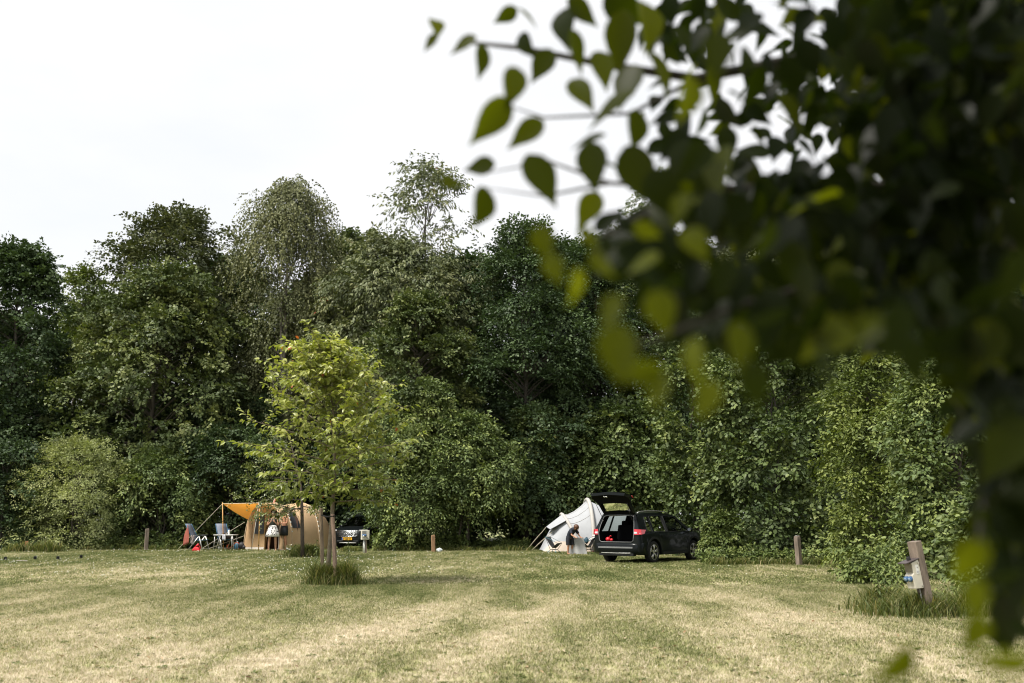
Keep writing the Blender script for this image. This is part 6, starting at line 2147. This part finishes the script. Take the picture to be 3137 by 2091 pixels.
# ================================================================ OVERHANGING TREE CLOSE TO THE CAMERA
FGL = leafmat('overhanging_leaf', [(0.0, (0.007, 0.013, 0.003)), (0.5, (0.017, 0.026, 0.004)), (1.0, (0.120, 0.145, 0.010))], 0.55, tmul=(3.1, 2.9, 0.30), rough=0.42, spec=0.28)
def overhang():
    rng = np.random.default_rng(101)
    root = thing('overhanging_tree', 'dark leafy boughs hanging out of focus close in front of the camera', 'tree', (2.5, 2.4, 0))
    off = Vector(root.location)
    k_ = 3137 / 2352.0
    P, D, N_, S_, T_, hero = [], [], [], [], [], []
    def put(px, py, Y, ang, ln, tone, tilt=.35, h=0, size=None):
        a = R(ang)
        c = at(px * k_, py * k_, Y)
        d = Vector((math.cos(a), rng.normal() * .25, -math.sin(a))).normalized()
        L_ = size if size else ln * k_ / F * Y * 1.02
        n = Vector((rng.normal() * tilt, -1 + abs(rng.normal()) * .2, rng.normal() * tilt + .25))
        P.append(c - d * L_ * .5)
        D.append(d)
        N_.append(n)
        S_.append(L_)
        T_.append(tone)
        hero.append(h)
    # the single leaves of the outer spray, against the sky
    for px, py, ang, ln, Y in [(1003, 62, 75, 48, 1.75), (988, 98, 140, 42, 1.75), (1062, 103, 155, 60, 1.7), (1105, 142, 95, 75, 1.7), (1160, 36, 150, 52, 1.8), (1215, 40, 40, 55, 1.8), (1203, 102, 75, 56, 1.75), (1243, 152, 120, 75, 1.75),
                               (1325, 122, 70, 88, 1.7), (1290, 55, 100, 85, 1.75), (1340, 30, 30, 80, 1.75), (1178, 200, 100, 95, 1.5), (1125, 280, 128, 112, 1.5), (1206, 307, 140, 85, 1.6), (1100, 383, 175, 62, 1.65), (1037, 418, 25, 50, 1.7), (1246, 415, 62, 112, 1.55),
                               (1106, 478, 105, 95, 1.55), (1338, 216, 60, 85, 1.65), (1362, 385, 85, 98, 1.55), (1400, 380, 20, 70, 1.6), (1470, 405, 65, 120, 1.55), (1425, 100, 95, 120, 1.6), (1400, 250, 150, 110, 1.6), (1350, 325, 160, 70, 1.6), (1385, 160, 80, 90, 1.7),
                               (1440, 200, 110, 100, 1.65), (1490, 60, 80, 110, 1.6), (1460, 300, 100, 90, 1.65), (1520, 170, 70, 110, 1.6), (1560, 380, 100, 100, 1.6), (1440, 20, 30, 100, 1.7)]:
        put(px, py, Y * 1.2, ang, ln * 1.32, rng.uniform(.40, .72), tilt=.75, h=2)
    # leaves lower down, nearer to the lens; pale tones paint in the backlight
    for px, py, ang, ln, Y in [(1250, 560, 80, 110, 1.15), (1275, 620, 70, 100, 1.1), (1350, 545, 60, 80, 1.2), (1400, 720, 130, 120, 1.0), (1420, 820, 95, 190, .88), (1470, 860, 160, 130, .9), (1385, 610, 60, 110, 1.1), (1330, 655, 90, 110, 1.05), (1520, 720, 75, 140, 1.0),
                               (1560, 480, 120, 100, 1.2), (1470, 600, 170, 120, 1.15), (1600, 560, 60, 120, 1.1), (1620, 920, 120, 130, .9), (1590, 830, 100, 150, .92), (1510, 900, 110, 120, .92), (1660, 640, 110, 140, 1.0), (1700, 800, 90, 170, .95), (1740, 880, 80, 160, .95), (1490, 530, 20, 90, 1.2),
                               (2060, 760, 110, 190, .82), (1990, 760, 140, 140, .85), (2100, 840, 80, 150, .85), (2225, 1300, 110, 165, .85), (2240, 1380, 100, 130, .85), (2050, 1535, 130, 170, .8), (2290, 1530, 160, 190, .75), (2150, 300, 60, 110, 1.0), (1650, 130, 90, 170, 1.05), (1580, 230, 100, 150, 1.15), (2240, 1460, 120, 120, .9),
                               (1760, 560, 100, 150, 1.05), (1850, 660, 90, 150, 1.0), (1900, 850, 85, 170, .9), (2330, 640, 120, 200, .85)]:
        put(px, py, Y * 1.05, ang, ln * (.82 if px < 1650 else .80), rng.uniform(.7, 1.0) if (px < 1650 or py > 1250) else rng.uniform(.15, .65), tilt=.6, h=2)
    # the mass: (centre x, centre y, half width, half height, depth range, count)
    for cx, cy, hw, hh, y0, y1, n in [(1500, 170, 120, 170, 1.5, 2.1, 12), (1680, 190, 150, 220, 1.4, 2.4, 36), (1880, 180, 160, 230, 1.3, 2.8, 150), (2190, 230, 240, 300, 1.2, 3.4, 2300), (2110, 560, 280, 150, 1.2, 3.0, 900), (1840, 500, 170, 120, 1.1, 2.3, 170),
                                     (1620, 480, 130, 110, 1.1, 2.0, 70), (1480, 560, 130, 80, 1.1, 1.8, 40), (1560, 660, 130, 110, 1.0, 1.7, 40), (1780, 720, 180, 110, 1.0, 2.0, 110), (2080, 720, 250, 90, 1.0, 2.4, 220), (2270, 850, 110, 160, .95, 2.2, 200),
                                     (2325, 1060, 65, 200, .9, 2.0, 200), (2330, 1330, 50, 150, .9, 1.8, 60), (2290, 1180, 55, 120, .95, 1.6, 30), (1560, 60, 130, 90, 1.6, 2.2, 26), (2330, 30, 150, 130, 1.4, 3.0, 300), (1600, 330, 110, 110, 1.5, 2.1, 20)]:
        for i in range(n):
            x, y = rng.normal() * .5, rng.normal() * .5
            if abs(x) > 1.05 or abs(y) > 1.05:
                x, y = rng.uniform(-1, 1), rng.uniform(-1, 1)
            put(cx + x * hw, cy + y * hh, rng.uniform(y0, y1) * 1.3, rng.normal(95, 50), 0, rng.uniform(0, 1) ** 3 * .8, tilt=.8, size=rng.uniform(.058, .098))  # low tones put the shade of the mass into its leaf colour
    P, D, N_, S_, T_, hero = np.array(P), np.array(D), np.array(N_), np.array(S_), np.array(T_), np.array(hero)
    P = P - np.array(off)
    size_px = S_ / (P[:, 1] + off.y) + hero
    order = np.argsort(-size_px)
    big, rest = order[:295], order[295:]
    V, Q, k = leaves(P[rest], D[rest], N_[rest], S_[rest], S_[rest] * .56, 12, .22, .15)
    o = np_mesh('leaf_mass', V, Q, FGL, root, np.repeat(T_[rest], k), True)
    o['kind'] = 'stuff'
    shapes = []
    for j in range(10):
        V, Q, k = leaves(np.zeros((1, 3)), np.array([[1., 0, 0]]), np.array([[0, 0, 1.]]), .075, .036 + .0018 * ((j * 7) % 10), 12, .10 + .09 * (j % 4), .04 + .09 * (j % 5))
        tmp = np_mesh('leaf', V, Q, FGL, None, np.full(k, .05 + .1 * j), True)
        shapes.append(tmp.data)
        bpy.data.objects.remove(tmp)
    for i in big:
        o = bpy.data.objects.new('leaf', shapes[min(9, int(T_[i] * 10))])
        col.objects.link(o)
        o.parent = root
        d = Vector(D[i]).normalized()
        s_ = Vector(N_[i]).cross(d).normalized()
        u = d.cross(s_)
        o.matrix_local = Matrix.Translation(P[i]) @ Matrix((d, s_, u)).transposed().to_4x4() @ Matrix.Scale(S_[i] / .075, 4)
    # unseen crown above the camera, spread wide and dense to shade these boughs
    n = 9500
    Yc = rng.uniform(-4.5, 5.5, n)
    Xc = rng.uniform(-3.5, 5.0, n)
    Zc = np.maximum(2.6, 1.95 + .64 * np.maximum(Yc, 0)) + rng.uniform(0, 1.8, n)
    keep = (Xc > -3.2 + .9 * np.maximum(Yc, 0) + rng.uniform(0, 1, n))
    Pc = np.stack([Xc, Yc, Zc], 1)[keep]
    m2 = 5200
    Pc = np.concatenate([Pc, np.stack([rng.uniform(-3.5, 4.5, m2), rng.uniform(-4.5, -.7, m2), rng.uniform(.3, 3.2, m2)], 1), np.stack([rng.uniform(2.0, 4.5, 1500), rng.uniform(-.7, 2.6, 1500), rng.uniform(.8, 3.5, 1500)], 1)]) - np.array(off)  # unseen leaves behind the camera, added to block light
    n = len(Pc)
    Dc = rng.normal(size=(n, 3)) * np.array([1, 1, .5]) + np.array([0, 0, -.5])
    Nc = rng.normal(size=(n, 3)) * .4 + np.array([0, 0, 1.])
    Lc = rng.uniform(.13, .20, n)
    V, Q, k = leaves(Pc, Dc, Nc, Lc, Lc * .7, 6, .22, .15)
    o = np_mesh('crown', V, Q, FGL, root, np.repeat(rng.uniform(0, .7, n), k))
    o['kind'] = 'stuff'
    # trunk, limbs and twigs
    mb = MB()
    L_ = lambda px, py, Y: at(px * k_, py * k_, Y * 1.3) - off
    mb.tube([(0, 0, -.05), (.02, 0, 1.2), (-.03, .02, 2.4), (.05, .05, 3.6), (.1, 0, 5.0)], [.17, .14, .12, .09, .04], 12)
    for pts, r0 in (([(-.03, .02, 2.4), L_(2250, 60, 2.2), L_(1900, 120, 2.0), L_(1600, 180, 1.8), L_(1400, 150, 1.7), L_(1200, 110, 1.72), L_(1060, 95, 1.72)], .022), ([(-.02, 0, 2.1), L_(2250, 420, 1.9), L_(1900, 430, 1.7), L_(1600, 430, 1.5), L_(1350, 560, 1.2)], .018),
                    ([(-.02, 0, 2.0), L_(2300, 560, 1.6), L_(2000, 620, 1.3), L_(1700, 700, 1.1), L_(1450, 800, .95)], .014), ([(-.02, 0, 1.9), L_(2360, 700, 1.4), L_(2280, 1000, 1.1), L_(2240, 1300, .9)], .012),
                    ([L_(1600, 180, 1.8), L_(1450, 260, 1.68), L_(1250, 270, 1.62), L_(1130, 230, 1.55)], .006), ([L_(1600, 430, 1.5), L_(1400, 420, 1.6), L_(1260, 370, 1.6), L_(1100, 400, 1.65)], .006), ([L_(1400, 420, 1.6), L_(1250, 450, 1.58), L_(1110, 430, 1.56)], .004)):
        n = len(pts)
        mb.tube(pts, [r0 * (1 - .85 * i / (n - 1)) for i in range(n)], 6, False)
    mb.build('trunk', BKD, root, True, fix=False)
    return root
overhang()
